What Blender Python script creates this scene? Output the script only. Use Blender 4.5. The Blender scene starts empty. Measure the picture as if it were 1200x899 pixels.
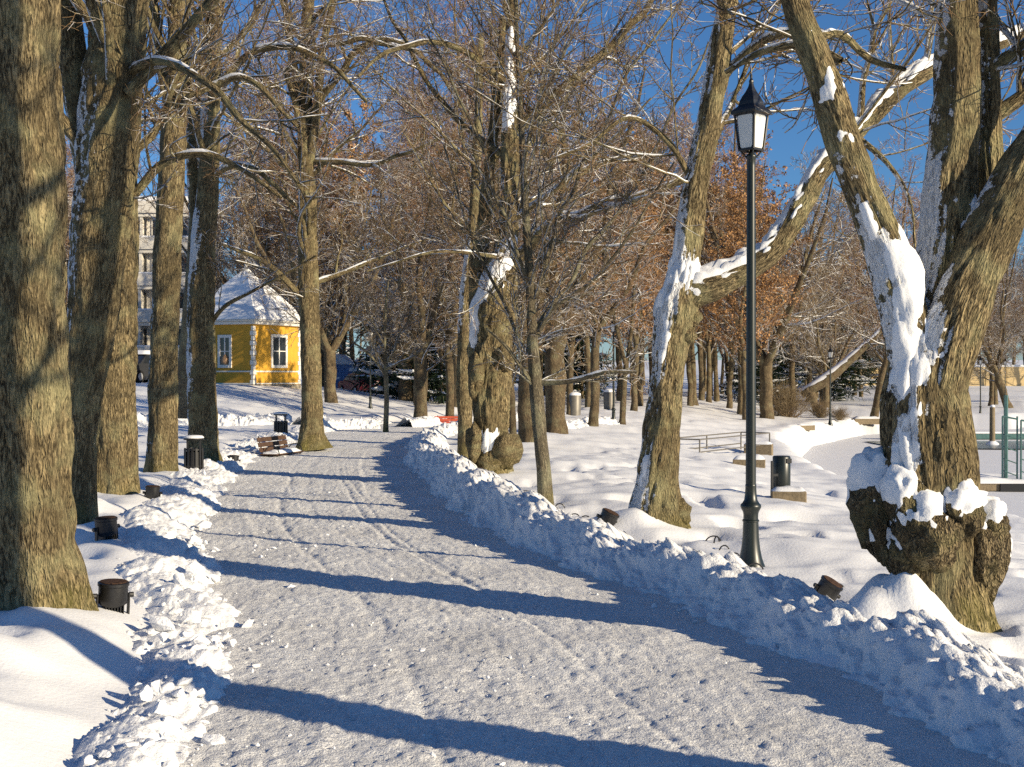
import bpy, math, random
import numpy as np
from mathutils import Vector

# ------------------------------------------------------------------ camera, sky, sun, exposure
scene = bpy.context.scene
C = scene.collection
F = 1500.0                 # focal length in photo pixels (photo 1200 x 899)
CAMZ, HOR = 1.65, 440.0
cam = bpy.data.cameras.new('camera')
cam.sensor_fit = 'HORIZONTAL'
cam.sensor_width = 36.0
cam.lens = 36.0 * F / 1200.0
cam.clip_end = 2000.0
camo = bpy.data.objects.new('camera', cam)
C.objects.link(camo)
camo.location = (0, 0, CAMZ)
camo.rotation_euler = (math.radians(90) - math.atan((449.5 - HOR) / F), 0, 0)
scene.camera = camo

SUN_EL, SUN_AZ = math.radians(17.5), math.radians(120.5)      # azimuth clockwise from +Y
to_sun = Vector((math.sin(SUN_AZ) * math.cos(SUN_EL), math.cos(SUN_AZ) * math.cos(SUN_EL), math.sin(SUN_EL)))
world = bpy.data.worlds.new('World')
scene.world = world
world.use_nodes = True
wn = world.node_tree
sky = wn.nodes.new('ShaderNodeTexSky')
sky.sky_type = 'NISHITA'
sky.sun_disc = False
sky.sun_elevation = SUN_EL
sky.sun_rotation = SUN_AZ
sky.altitude = 0
sky.air_density = 1.0
sky.dust_density = 0.0
sky.ozone_density = 8.0
bg = wn.nodes['Background']
bg.inputs['Strength'].default_value = 0.085
wn.links.new(sky.outputs[0], bg.inputs[0])
sl = bpy.data.lights.new('sun', 'SUN')
sl.energy = 5.0
sl.angle = math.radians(0.53)
sl.color = (1.0, 0.85, 0.61)
slo = bpy.data.objects.new('sun', sl)
C.objects.link(slo)
slo.rotation_euler = to_sun.to_track_quat('Z', 'Y').to_euler()
slo.location = (30, -20, 25)
scene.view_settings.view_transform = 'Standard'
scene.view_settings.look = 'None'
scene.view_settings.gamma = 1.0
scene.view_settings.exposure = 0.48
scene.view_settings.use_curve_mapping = False
scene.render.engine = 'CYCLES'
scene.cycles.max_bounces = 6
scene.cycles.diffuse_bounces = 2
scene.cycles.use_denoising = False

# ------------------------------------------------------------------ noise and small maths
def sm(x, a, b):
    t = np.clip((np.asarray(x, float) - a) / (b - a), 0, 1)
    return t * t * (3 - 2 * t)

def _h(ix, iy, iz, seed):
    with np.errstate(over='ignore'):
        n = (ix.astype(np.uint32) * np.uint32(374761393) + iy.astype(np.uint32) * np.uint32(668265263)
             + iz.astype(np.uint32) * np.uint32(2147483647) + np.uint32(seed * 974711 + 17))
        n = (n ^ (n >> np.uint32(13))) * np.uint32(1274126177)
        n = (n ^ (n >> np.uint32(16))) * np.uint32(2246822519)
        n = n ^ (n >> np.uint32(15))
    return (n & np.uint32(0xFFFFFF)).astype(float) / float(0xFFFFFF) * 2 - 1

def noise(x, y, z=0.0, seed=0):
    x, y, z = np.broadcast_arrays(np.asarray(x, float), np.asarray(y, float), np.asarray(z, float))
    ix, iy, iz = np.floor(x).astype(np.int64), np.floor(y).astype(np.int64), np.floor(z).astype(np.int64)
    fx, fy, fz = x - ix, y - iy, z - iz
    fx, fy, fz = fx * fx * (3 - 2 * fx), fy * fy * (3 - 2 * fy), fz * fz * (3 - 2 * fz)
    out = 0
    for a in (0, 1):
        for b in (0, 1):
            for c in (0, 1):
                w = (fx if a else 1 - fx) * (fy if b else 1 - fy) * (fz if c else 1 - fz)
                out = out + w * _h(ix + a, iy + b, iz + c, seed)
    return out

def fbm(x, y, z=0.0, seed=0, o=3):
    s, a = 0, 1.0
    for k in range(o):
        s = s + a * noise(np.asarray(x) * 2 ** k, np.asarray(y) * 2 ** k, np.asarray(z) * 2 ** k, seed + k * 7)
        a *= 0.5
    return s

# ------------------------------------------------------------------ the lie of the land (metres; camera over 0,0; view along +Y)
_D  = [-6, 3.0, 5.4, 7.0, 8.45, 10.2, 12.3, 14.6, 17.7, 20.6, 24.0, 30.0, 35.0, 39.0, 45, 55, 75, 110, 160]
_L  = [-0.2, -1.1, -1.36, -1.6, -1.85, -2.25, -2.9, -3.45, -4.0, -4.45, -4.9, -5.4, -5.35, -5.0, -3.9, -1.9, 1.5, 7, 15]
_R  = [4.6, 2.5, 1.95, 1.66, 1.25, 0.63, -0.05, -0.65, -1.15, -1.6, -2.05, -2.5, -2.15, -1.5, -0.3, 1.7, 5, 10.5, 19]
_dd = np.linspace(-6, 160, 1661)
def _smooth(v, n=13):
    k = np.ones(n) / n
    p = np.pad(v, n, mode='edge')
    return np.convolve(np.convolve(p, k, 'same'), k, 'same')[n:-n]
_Lt = _smooth(np.interp(_dd, _D, _L)); _Rt = _smooth(np.interp(_dd, _D, _R))
_Lt[:8] = _Lt[8]; _Rt[:8] = _Rt[8]
def edgeL(d): return np.interp(d, _dd, _Lt)
def edgeR(d): return np.interp(d, _dd, _Rt)
_SD = [-30, 10, 20, 24, 32, 40, 49, 59, 70, 75, 80, 86, 90, 400]
_SX = [12, 10.5, 9.6, 9.2, 8.7, 9.6, 10.9, 13.8, 19, 22.5, 30, 60, 200, 400]
def shore(d): return np.interp(d, _SD, _SX)
ICE = -1.62
MOUNDS = []    # (x, y, height, radius)
def ground(x, y, fine=True, mounds=True):
    x, y = np.asarray(x, float), np.asarray(y, float)
    sR, sL = x - edgeR(y), edgeL(y) - x
    far = sm(y, 45, 80)
    zr = 0.13 * sm(sR, 0.25, 0.9) - 1.12 * sm(sR, 2.0, 13.0) * (1 - 0.25 * far) - 0.25 * sm(sR, 10, 40)
    hx, hy = (x + 17.5) / 11.5, (y - 62) / 30.0
    hill = 1.05 * sm(1.25 - np.sqrt(hx * hx + hy * hy), 0, 0.8)
    zl = 0.20 * sm(sL, 0.25, 1.0) + hill * sm(sL, 0.5, 5)
    z = np.where(sR > 0, zr, np.where(sL > 0, zl, -0.06))
    so = x - shore(y)
    z = z + (ICE - 0.25 - z) * sm(so, -0.9, 0.5) * (sR > 2)
    z = z + 0.10 * np.exp(-((so + 1.1) / 0.6) ** 2) * (sR > 3)
    # the bank beyond the pond climbs a little
    z = z + 1.3 * sm(y, 88, 150) * sm(x, 20, 45)
    z = z + 1.2 * sm(y, 130, 260) + 5.0 * sm(y, 190, 420)
    for (mx, my, mh, mr) in (MOUNDS if mounds else ()):
        z = z + mh * np.exp(-((x - mx) ** 2 + (y - my) ** 2) / (mr * mr * (1 + 0.55 * fbm(x * 2.2, y * 2.2, 0, 44, 2)))) * (1 + 0.3 * noise(x * 5, y * 5, 0, 45))
    if fine:
        off = np.clip(np.maximum(sR - 0.5, sL - 0.5) / 0.6, 0, 1) * (so < -0.3)
        ca, sa = math.cos(0.5), math.sin(0.5)
        u, v = x * ca + y * sa, -x * sa + y * ca
        n1 = fbm(u * 0.45, v * 0.9, 0, 3, 2) * 0.05
        n2 = fbm(u * 1.6, v * 2.6, 0, 11, 3) * 0.034
        pits = -0.085 * sm(noise(x * 2.1, y * 1.7, 0, 23), 0.38, 0.75) * sm(noise(x * 0.3, y * 0.3, 0, 29), -0.35, 0.2) - 0.04 * sm(noise(x * 3.9, y * 3.1, 0, 27), 0.35, 0.7) * sm(noise(x * 0.4, y * 0.25, 0, 31), -0.2, 0.2)
        dr_ = (0.12 * fbm(x * 1.2 + y * 0.6, y * 3.0 - x * 0.5, 0, 37, 2) - 0.05 * sm(noise(x * 2.6, y * 3.2, 0, 39), 0.3, 0.7)) * sm(sL, 0.75, 1.5) * (1 - sm(y, 12, 22))
        z = z + off * (n1 + n2 + dr_ + pits * (sR > 0) + 0.5 * pits * (sL > 0)) * sm(y, -60, 1) * (1 - 0.6 * sm(y, 60, 150))
    return z
def P(px, py, d):
    return np.array(((px - 600.0) * d / F, d, CAMZ - (py - HOR) * d / F))
def at(px, py):
    """where the line of sight through a photo pixel meets the ground"""
    d = np.geomspace(3.5, 350, 1800)
    x = (px - 600.0) * d / F
    z = CAMZ - (py - HOR) * d / F
    g = ground(x, d, False)
    k = np.argmax(z < g) if (z < g).any() else len(d) - 1
    return np.array((x[k], d[k], float(ground(x[k], d[k]))))
MOUNDS += [(2.28, 7.62, 0.30, 0.34), (2.02, 7.6, 0.14, 0.25), (1.18, 12.4, 0.17, 0.42), (-3.3, 6.6, 0.12, 1.0), (-2.6, 5.2, 0.06, 0.6)]

# ------------------------------------------------------------------ materials
MATS = {}
def newmat(name):
    m = bpy.data.materials.new(name)
    m.use_nodes = True
    MATS[name] = m
    nt = m.node_tree
    b = nt.nodes['Principled BSDF']
    return m, nt, b
def N(nt, t, **kw):
    n = nt.nodes.new(t)
    for k, v in kw.items():
        if k in n.inputs: n.inputs[k].default_value = v
        else: setattr(n, k, v)
    return n
def ramp(nt, src, stops):
    r = nt.nodes.new('ShaderNodeValToRGB')
    e = r.color_ramp.elements
    while len(e) < len(stops): e.new(0.5)
    for k, (p, c) in enumerate(stops):
        e[k].position = p
        e[k].color = c if len(c) == 4 else (*c, 1)
    nt.links.new(src, r.inputs[0])
    return r.outputs[0]
def mix(nt, f, a, b, mode='MIX'):
    m = nt.nodes.new('ShaderNodeMix')
    m.data_type = 'RGBA'
    m.blend_type = mode
    for s, v in ((0, f), (6, a), (7, b)):
        if hasattr(v, 'links'): nt.links.new(v, m.inputs[s])
        else: m.inputs[s].default_value = v if s == 0 else ((*v, 1) if len(v) == 3 else v)
    return m.outputs[2]
def math_(nt, op, a, b=0.0, c=0.0):
    m = nt.nodes.new('ShaderNodeMath')
    m.operation = op
    for s, v in enumerate((a, b, c)):
        if hasattr(v, 'links'): nt.links.new(v, m.inputs[s])
        else: m.inputs[s].default_value = v
    return m.outputs[0]
def noise_n(nt, vec, scale, detail=3, rough=0.55):
    n = nt.nodes.new('ShaderNodeTexNoise')
    n.inputs['Scale'].default_value = scale
    n.inputs['Detail'].default_value = detail
    n.inputs['Roughness'].default_value = rough
    if vec is not None: nt.links.new(vec, n.inputs['Vector'])
    return n.outputs[0]
def bump(nt, b, h, strength, dist, normal=None):
    n = nt.nodes.new('ShaderNodeBump')
    n.inputs['Strength'].default_value = strength
    n.inputs['Distance'].default_value = dist
    nt.links.new(h, n.inputs['Height'])
    if normal is not None: nt.links.new(normal, n.inputs['Normal'])
    nt.links.new(n.outputs[0], b.inputs['Normal'])
    return n.outputs[0]
SNOW_C = (0.86, 0.865, 0.87)

def mat_snow(name='snow', bumpy=0.25, scale=40):
    m, nt, b = newmat(name)
    g = nt.nodes.new('ShaderNodeNewGeometry')
    n1 = noise_n(nt, g.outputs['Position'], 1.3, 4)
    nt.links.new(ramp(nt, n1, [(0.3, (0.82, 0.825, 0.835)), (0.7, SNOW_C)]), b.inputs['Base Color'])
    b.inputs['Roughness'].default_value = 0.62
    b.inputs['Specular IOR Level'].default_value = 0.25
    n2 = noise_n(nt, g.outputs['Position'], scale, 4, 0.6)
    bump(nt, b, n2, bumpy, 0.02)
    return m
mat_snow(); mat_snow('snow_rough', 0.55, 55)

def mat_path():
    m, nt, b = newmat('packed_snow')
    g = nt.nodes.new('ShaderNodeNewGeometry')
    pos = g.outputs['Position']
    grit = noise_n(nt, pos, 95, 3, 0.7)
    grit2 = noise_n(nt, pos, 26, 3, 0.6)
    patch = noise_n(nt, pos, 1.1, 4, 0.6)
    base = ramp(nt, patch, [(0.32, (0.72, 0.715, 0.70)), (0.5, (0.82, 0.815, 0.80)), (0.68, (0.88, 0.88, 0.865))])
    specks = ramp(nt, grit, [(0.30, (0.30, 0.29, 0.27)), (0.41, (0.90, 0.90, 0.90)), (0.6, (1.0, 1.0, 1.0)), (0.7, (1.08, 1.08, 1.08))])
    c = mix(nt, 1.0, base, specks, 'MULTIPLY')
    nt.links.new(c, b.inputs['Base Color'])
    b.inputs['Roughness'].default_value = 0.7
    b.inputs['Specular IOR Level'].default_value = 0.2
    h = math_(nt, 'ADD', math_(nt, 'MULTIPLY', grit, 0.6), grit2)
    bump(nt, b, h, 0.75, 0.028)
    return m
mat_path()

def mat_bark(name, ridge, crack, lichen, snow=1.0, freq=1.0, wind=(-0.93, -0.05, 0.36), bumpd=0.03, moss=0.75, zs=0.2):
    """furrowed bark; wind-blown snow sticks to the side the storm came from and to upper faces"""
    m, nt, b = newmat(name)
    a = N(nt, 'ShaderNodeAttribute', attribute_name='barkco')
    mp = nt.nodes.new('ShaderNodeMapping')
    mp.inputs['Scale'].default_value = (1, 1, zs)
    nt.links.new(a.outputs['Vector'], mp.inputs[0])
    v = mp.outputs[0]
    def furrow(sc, dist, det):
        n = nt.nodes.new('ShaderNodeTexNoise'); n.inputs['Scale'].default_value = sc * freq; n.inputs['Detail'].default_value = det
        n.inputs['Distortion'].default_value = dist; nt.links.new(v, n.inputs['Vector'])
        return math_(nt, 'MINIMUM', math_(nt, 'MULTIPLY', math_(nt, 'ABSOLUTE', math_(nt, 'SUBTRACT', n.outputs[0], 0.5)), 4.6), 1.0)
    n1 = noise_n(nt, v, 70 * freq, 4, 0.7)
    hgt = math_(nt, 'ADD', math_(nt, 'ADD', math_(nt, 'MULTIPLY', furrow(36, 0.6, 2), 0.65), math_(nt, 'MULTIPLY', furrow(80, 0.3, 2), 0.4)), math_(nt, 'MULTIPLY', n1, 0.55))
    col = ramp(nt, math_(nt, 'MULTIPLY', hgt, 0.6), [(0.21, crack), (0.40, tuple(0.55 * r + 0.45 * k for r, k in zip(ridge, crack))), (0.64, ridge)])
    big = noise_n(nt, a.outputs['Vector'], 3.2, 4, 0.6)
    stain = noise_n(nt, a.outputs['Vector'], 1.3, 5, 0.65)
    col = mix(nt, ramp(nt, stain, [(0.44, (0, 0, 0)), (0.62, (0.62, 0.62, 0.62))]), col, tuple(0.28 * r_ for r_ in ridge))
    lf = ramp(nt, big, [(0.48, (0, 0, 0)), (0.66, (1, 1, 1))])
    col = mix(nt, math_(nt, 'MULTIPLY', lf, 0.55), col, lichen)
    g = nt.nodes.new('ShaderNodeNewGeometry')
    sx = nt.nodes.new('ShaderNodeSeparateXYZ'); nt.links.new(g.outputs['Position'], sx.inputs[0])
    mo = math_(nt, 'MULTIPLY', ramp(nt, math_(nt, 'ADD', sx.outputs[2], math_(nt, 'MULTIPLY', big, 1.2)), [(0.35, (1, 1, 1)), (1.0, (0, 0, 0))]), moss)
    col = mix(nt, mo, col, (0.20, 0.19, 0.045))
    # stuck snow
    dp = nt.nodes.new('ShaderNodeVectorMath'); dp.operation = 'DOT_PRODUCT'
    nt.links.new(g.outputs['Normal'], dp.inputs[0]); dp.inputs[1].default_value = wind
    sa = N(nt, 'ShaderNodeAttribute', attribute_name='snow')
    fine = noise_n(nt, g.outputs['Position'], 17, 4, 0.7)
    patch = noise_n(nt, g.outputs['Position'], 3.0, 2)
    e = math_(nt, 'ADD', math_(nt, 'MULTIPLY', dp.outputs['Value'], 0.42), math_(nt, 'MULTIPLY', fine, 0.9))
    e = math_(nt, 'ADD', e, math_(nt, 'MULTIPLY', patch, 0.45))
    e = math_(nt, 'MULTIPLY', e, math_(nt, 'MULTIPLY', sa.outputs['Fac'], snow))
    sf = ramp(nt, e, [(0.80, (0, 0, 0)), (0.83, (1, 1, 1))])
    # lying snow on near-level upper faces
    sn = nt.nodes.new('ShaderNodeSeparateXYZ'); nt.links.new(g.outputs['Normal'], sn.inputs[0])
    up = math_(nt, 'ADD', sn.outputs[2], math_(nt, 'MULTIPLY', math_(nt, 'SUBTRACT', fine, 0.5), 0.9))
    uf = ramp(nt, math_(nt, 'MULTIPLY', up, math_(nt, 'MULTIPLY', sa.outputs['Fac'], 1.0)), [(0.6, (0, 0, 0)), (0.66, (1, 1, 1))])
    sf = math_(nt, 'MAXIMUM', sf, uf)
    col = mix(nt, sf, col, SNOW_C)
    nt.links.new(col, b.inputs['Base Color'])
    b.inputs['Roughness'].default_value = 0.9
    b.inputs['Specular IOR Level'].default_value = 0.15
    bump(nt, b, math_(nt, 'ADD', hgt, math_(nt, 'MULTIPLY', sf, 0.5)), 1.0, bumpd)
    return m
mat_bark('bark', (0.43, 0.335, 0.18), (0.032, 0.024, 0.014), (0.38, 0.355, 0.19))
mat_bark('bark_grey', (0.40, 0.34, 0.23), (0.08, 0.065, 0.045), (0.36, 0.36, 0.23), freq=1.3)
mat_bark('bark_burl', (0.44, 0.345, 0.20), (0.05, 0.037, 0.022), (0.34, 0.31, 0.15), freq=0.8, bumpd=0.09, zs=0.35)
mat_bark('bark_far', (0.27, 0.20, 0.115), (0.08, 0.06, 0.04), (0.24, 0.22, 0.13), freq=0.7, moss=0.0)

def mat_twig(name, c1, c2, amt=1.0):
    m, nt, b = newmat(name)
    g = nt.nodes.new('ShaderNodeNewGeometry')
    n1 = noise_n(nt, g.outputs['Position'], 0.9, 2)
    col = ramp(nt, n1, [(0.35, c1), (0.65, c2)])
    sa = N(nt, 'ShaderNodeAttribute', attribute_name='snow')
    sn = nt.nodes.new('ShaderNodeSeparateXYZ'); nt.links.new(g.outputs['Normal'], sn.inputs[0])
    fine = noise_n(nt, g.outputs['Position'], 7, 2)
    up = math_(nt, 'ADD', math_(nt, 'MULTIPLY', sn.outputs[2], 0.6), math_(nt, 'MULTIPLY', fine, 0.8))
    uf = ramp(nt, math_(nt, 'MULTIPLY', up, math_(nt, 'MULTIPLY', sa.outputs['Fac'], amt)), [(0.58, (0, 0, 0)), (0.66, (1, 1, 1))])
    nt.links.new(mix(nt, uf, col, SNOW_C), b.inputs['Base Color'])
    b.inputs['Roughness'].default_value = 0.85
    b.inputs['Specular IOR Level'].default_value = 0.2
    return m
mat_twig('twig', (0.15, 0.095, 0.05), (0.25, 0.165, 0.085))
mat_twig('twig_russet', (0.20, 0.105, 0.05), (0.30, 0.18, 0.09))
mat_twig('twig_dark', (0.09, 0.066, 0.045), (0.16, 0.115, 0.07))
mat_twig('twig_red', (0.23, 0.11, 0.055), (0.31, 0.175, 0.085), 0.9)
mat_twig('twig_tan', (0.19, 0.135, 0.08), (0.26, 0.20, 0.12))

def mat_plain(name, c, rough=0.6, metal=0.0, var=0.12, scale=6, spec=0.4, bmp=0.0):
    m, nt, b = newmat(name)
    g = nt.nodes.new('ShaderNodeNewGeometry')
    n1 = noise_n(nt, g.outputs['Position'], scale, 4, 0.6)
    lo = tuple(max(0, v * (1 - var)) for v in c); hi = tuple(min(1, v * (1 + var)) for v in c)
    nt.links.new(ramp(nt, n1, [(0.3, lo), (0.7, hi)]), b.inputs['Base Color'])
    b.inputs['Roughness'].default_value = rough
    b.inputs['Metallic'].default_value = metal
    b.inputs['Specular IOR Level'].default_value = spec
    if bmp: bump(nt, b, n1, bmp, 0.02)
    return m
mat_plain('green_iron', (0.006, 0.011, 0.009), 0.38, 0.0, 0.25, 14, 0.6)
mat_plain('black_iron', (0.010, 0.010, 0.011), 0.42, 0.0, 0.3, 20, 0.5)
mat_plain('milk_glass', (0.74, 0.73, 0.69), 0.25, 0.0, 0.05, 5, 0.5)
mat_plain('rust', (0.055, 0.030, 0.018), 0.8, 0.0, 0.8, 60, 0.2)
mat_plain('bench_wood', (0.075, 0.042, 0.026), 0.65, 0.0, 0.35, 18, 0.3)
mat_plain('red_wood', (0.42, 0.075, 0.035), 0.6, 0.0, 0.2, 12, 0.3)
mat_plain('grey_wood', (0.21, 0.165, 0.105), 0.8, 0.0, 0.3, 22, 0.2, 0.3)
mat_plain('steel', (0.17, 0.155, 0.13), 0.5, 0.3, 0.15, 9, 0.5)
mat_plain('teal_steel', (0.07, 0.15, 0.14), 0.45, 0.2, 0.2, 9, 0.5)
mat_plain('yellow_wall', (0.58, 0.315, 0.04), 0.75, 0.0, 0.10, 4, 0.2, 0.1)
mat_plain('white_trim', (0.74, 0.71, 0.64), 0.6, 0.0, 0.08, 8, 0.3)
mat_plain('stone', (0.30, 0.26, 0.20), 0.85, 0.0, 0.25, 5, 0.2, 0.4)
mat_plain('window_glass', (0.020, 0.024, 0.030), 0.08, 0.0, 0.3, 2, 0.8)
mat_plain('curtain', (0.42, 0.26, 0.15), 0.8, 0.0, 0.3, 6, 0.1)
mat_plain('white_render', (0.70, 0.66, 0.58), 0.8, 0.0, 0.06, 1.5, 0.2)
mat_plain('dark_recess', (0.055, 0.055, 0.055), 0.6, 0.0, 0.2, 2, 0.3)
mat_plain('blue_wall', (0.16, 0.28, 0.52), 0.7, 0.0, 0.08, 3, 0.2)
mat_plain('cream_wall', (0.55, 0.48, 0.36), 0.8, 0.0, 0.08, 2, 0.2)
mat_plain('red_paint', (0.28, 0.016, 0.022), 0.25, 0.0, 0.1, 4, 0.6)
mat_plain('silver_paint', (0.42, 0.43, 0.45), 0.3, 0.4, 0.1, 4, 0.6)
mat_plain('dark_paint', (0.03, 0.032, 0.036), 0.28, 0.0, 0.1, 4, 0.6)
mat_plain('tyre', (0.015, 0.015, 0.015), 0.8, 0.0, 0.2, 8, 0.2)
mat_plain('lamp_red', (0.5, 0.02, 0.02), 0.3, 0.0, 0.1, 4, 0.5)
mat_plain('leaf_orange', (0.36, 0.20, 0.085), 0.75, 0.0, 0.7, 7, 0.2)
mat_plain('needle', (0.018, 0.035, 0.016), 0.8, 0.0, 0.4, 2.5, 0.2)
mat_plain('cloth_dark', (0.02, 0.022, 0.03), 0.8, 0.0, 0.2, 6, 0.2)
mat_plain('skin', (0.48, 0.30, 0.22), 0.6, 0.0, 0.1, 6, 0.3)
mat_plain('wet_ice', (0.20, 0.27, 0.30), 0.22, 0.0, 0.15, 0.6, 0.5)
mat_plain('ochre_wall', (0.62, 0.47, 0.25), 0.8, 0.0, 0.1, 1.5, 0.2)

# ------------------------------------------------------------------ mesh helpers
def link(o, parent=None):
    C.objects.link(o)
    if parent is not None: o.parent = parent
    return o
def mesh_arr(name, V, Fc, mat, parent=None, smooth=True, attrs=None):
    """V (n,3); Fc: list of (m,k) index arrays"""
    V = np.asarray(V, np.float32)
    me = bpy.data.meshes.new(name)
    if not isinstance(Fc, (list, tuple)): Fc = [Fc]
    Fc = [np.asarray(f, np.int32) for f in Fc if len(f)]
    tot = np.concatenate([np.full(len(f), f.shape[1], np.int32) for f in Fc])
    idx = np.concatenate([f.ravel() for f in Fc])
    me.vertices.add(len(V)); me.vertices.foreach_set('co', V.ravel())
    me.loops.add(len(idx)); me.loops.foreach_set('vertex_index', idx)
    me.polygons.add(len(tot))
    st = np.zeros(len(tot), np.int32); st[1:] = np.cumsum(tot)[:-1]
    me.polygons.foreach_set('loop_start', st)
    me.polygons.foreach_set('use_smooth', np.full(len(tot), smooth, bool))
    for k, a in (attrs or {}).items():
        a = np.asarray(a, np.float32)
        if a.ndim == 2:
            at_ = me.attributes.new(k, 'FLOAT_VECTOR', 'POINT'); at_.data.foreach_set('vector', a.ravel())
        else:
            at_ = me.attributes.new(k, 'FLOAT', 'POINT'); at_.data.foreach_set('value', a)
    me.update(calc_edges=True); me.validate()
    me.materials.append(MATS[mat])
    return link(bpy.data.objects.new(name, me), parent)

class MB:
    """collects simple solids into one mesh"""
    def __init__(s): s.v, s.f = [], []
    def add(s, vs, fs):
        o = len(s.v); s.v += [tuple(map(float, p)) for p in vs]; s.f += [tuple(i + o for i in f) for f in fs]; return s
    def box(s, x0, x1, y0, y1, z0, z1, bev=0.0):
        if bev <= 0:
            vs = [(x, y, z) for z in (z0, z1) for (x, y) in ((x0, y0), (x1, y0), (x1, y1), (x0, y1))]
            return s.add(vs, [(3, 2, 1, 0), (4, 5, 6, 7), (0, 1, 5, 4), (1, 2, 6, 5), (2, 3, 7, 6), (3, 0, 4, 7)])
        b = min(bev, (x1 - x0) * .45, (y1 - y0) * .45, (z1 - z0) * .45)
        def ring(i, z): return [(x0 + b, y0 + i, z), (x1 - b, y0 + i, z), (x1 - i, y0 + b, z), (x1 - i, y1 - b, z), (x1 - b, y1 - i, z), (x0 + b, y1 - i, z), (x0 + i, y1 - b, z), (x0 + i, y0 + b, z)]
        vs = ring(b * .7, z0) + ring(0, z0 + b) + ring(0, z1 - b) + ring(b * .7, z1)
        fs = [tuple(range(7, -1, -1)), tuple(range(24, 32))]
        for k in range(3):
            for i in range(8): fs.append((k * 8 + i, k * 8 + (i + 1) % 8, k * 8 + 8 + (i + 1) % 8, k * 8 + 8 + i))
        return s.add(vs, fs)
    def lathe(s, prof, n=16, c=(0, 0), rot=0.0, sq=None):
        vs = []
        for (r, z) in prof:
            for k in range(n):
                a = rot + 2 * math.pi * k / n
                vs.append((c[0] + r * math.cos(a), c[1] + r * math.sin(a), z))
        fs = [tuple(range(n - 1, -1, -1)), tuple((len(prof) - 1) * n + k for k in range(n))]
        for j in range(len(prof) - 1):
            for k in range(n): fs.append((j * n + k, j * n + (k + 1) % n, (j + 1) * n + (k + 1) % n, (j + 1) * n + k))
        return s.add(vs, fs)
    def bar(s, a, b, r, n=6, r2=None):
        a, b = Vector(a), Vector(b); t = (b - a).normalized()
        u = t.orthogonal().normalized(); w = t.cross(u); r2 = r if r2 is None else r2
        vs = [p + (u * math.cos(2 * math.pi * k / n) + w * math.sin(2 * math.pi * k / n)) * q for p, q in ((a, r), (b, r2)) for k in range(n)]
        fs = [tuple(range(n - 1, -1, -1)), tuple(range(n, 2 * n))] + [(k, (k + 1) % n, n + (k + 1) % n, n + k) for k in range(n)]
        return s.add(vs, fs)
    def tube(s, pts, r, n=6):
        for p, q in zip(pts[:-1], pts[1:]): s.bar(p, q, r, n)
        return s
    def quad(s, a, b, c, d): return s.add([a, b, c, d], [(0, 1, 2, 3)])
    def build(s, name, mat, parent=None, smooth=False):
        me = bpy.data.meshes.new(name); me.from_pydata(s.v, [], s.f); me.update()
        me.materials.append(MATS[mat])
        if smooth:
            me.polygons.foreach_set('use_smooth', [True] * len(me.polygons))
            me.set_sharp_from_angle(angle=math.radians(40))
        return link(bpy.data.objects.new(name, me), parent)
def tag(o, label, cat, group=None):
    o['label'] = label; o['category'] = cat
    if group: o['group'] = group
    return o
def thing(name, label, cat, loc=(0, 0, 0), rz=0.0, group=None):
    o = bpy.data.objects.new(name, None); C.objects.link(o)
    o.empty_display_size = 0.2
    o.location = tuple(map(float, loc)); o.rotation_euler = (0, 0, rz)
    return tag(o, label, cat, group)
def struct(o, kind='structure'):
    o['kind'] = kind; return o
def copy_tree(o, loc, rz=0.0, scale=1.0, label=None, group=None, parent=None):
    c = o.copy(); C.objects.link(c)
    if parent is None:
        c.location = tuple(map(float, loc)); c.rotation_euler = (o.rotation_euler[0], o.rotation_euler[1], rz)
        c.scale = (scale,) * 3 if not isinstance(scale, tuple) else scale
        if label: c['label'] = label
        if group: c['group'] = group
    else:
        c.parent = parent
    for ch in [k for k in o.children]:
        copy_tree(ch, None, parent=c)
    return c

# ------------------------------------------------------------------ ground, path, banks, ice
def grid_faces(nr, nc):
    i = np.arange(nr - 1)[:, None] * nc + np.arange(nc - 1)[None, :]
    return np.stack([i, i + 1, i + nc + 1, i + nc], -1).reshape(-1, 4)
def rows(d0, d1, k, lo):
    out = [d0]
    while out[-1] < d1: out.append(out[-1] + max(lo, k * (abs(out[-1]) + 1)))
    return np.array(out)
dr = np.concatenate([np.linspace(-14, 2.4, 18), rows(2.6, 60, 0.0105, 0.03), rows(61.5, 420, 0.045, 1)])
uc = np.concatenate([-np.geomspace(4, 0.47, 24), np.linspace(-0.46, 0.46, 310), np.geomspace(0.47, 4, 24)])
DD, UU = np.meshgrid(dr, uc, indexing='ij')
XX = UU * (np.maximum(DD, 0) + 4.0)
ZZ = ground(XX, DD)
struct(mesh_arr('snowy_ground', np.stack([XX, DD, ZZ], -1).reshape(-1, 3), grid_faces(len(dr), len(uc)), 'snow'))

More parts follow.
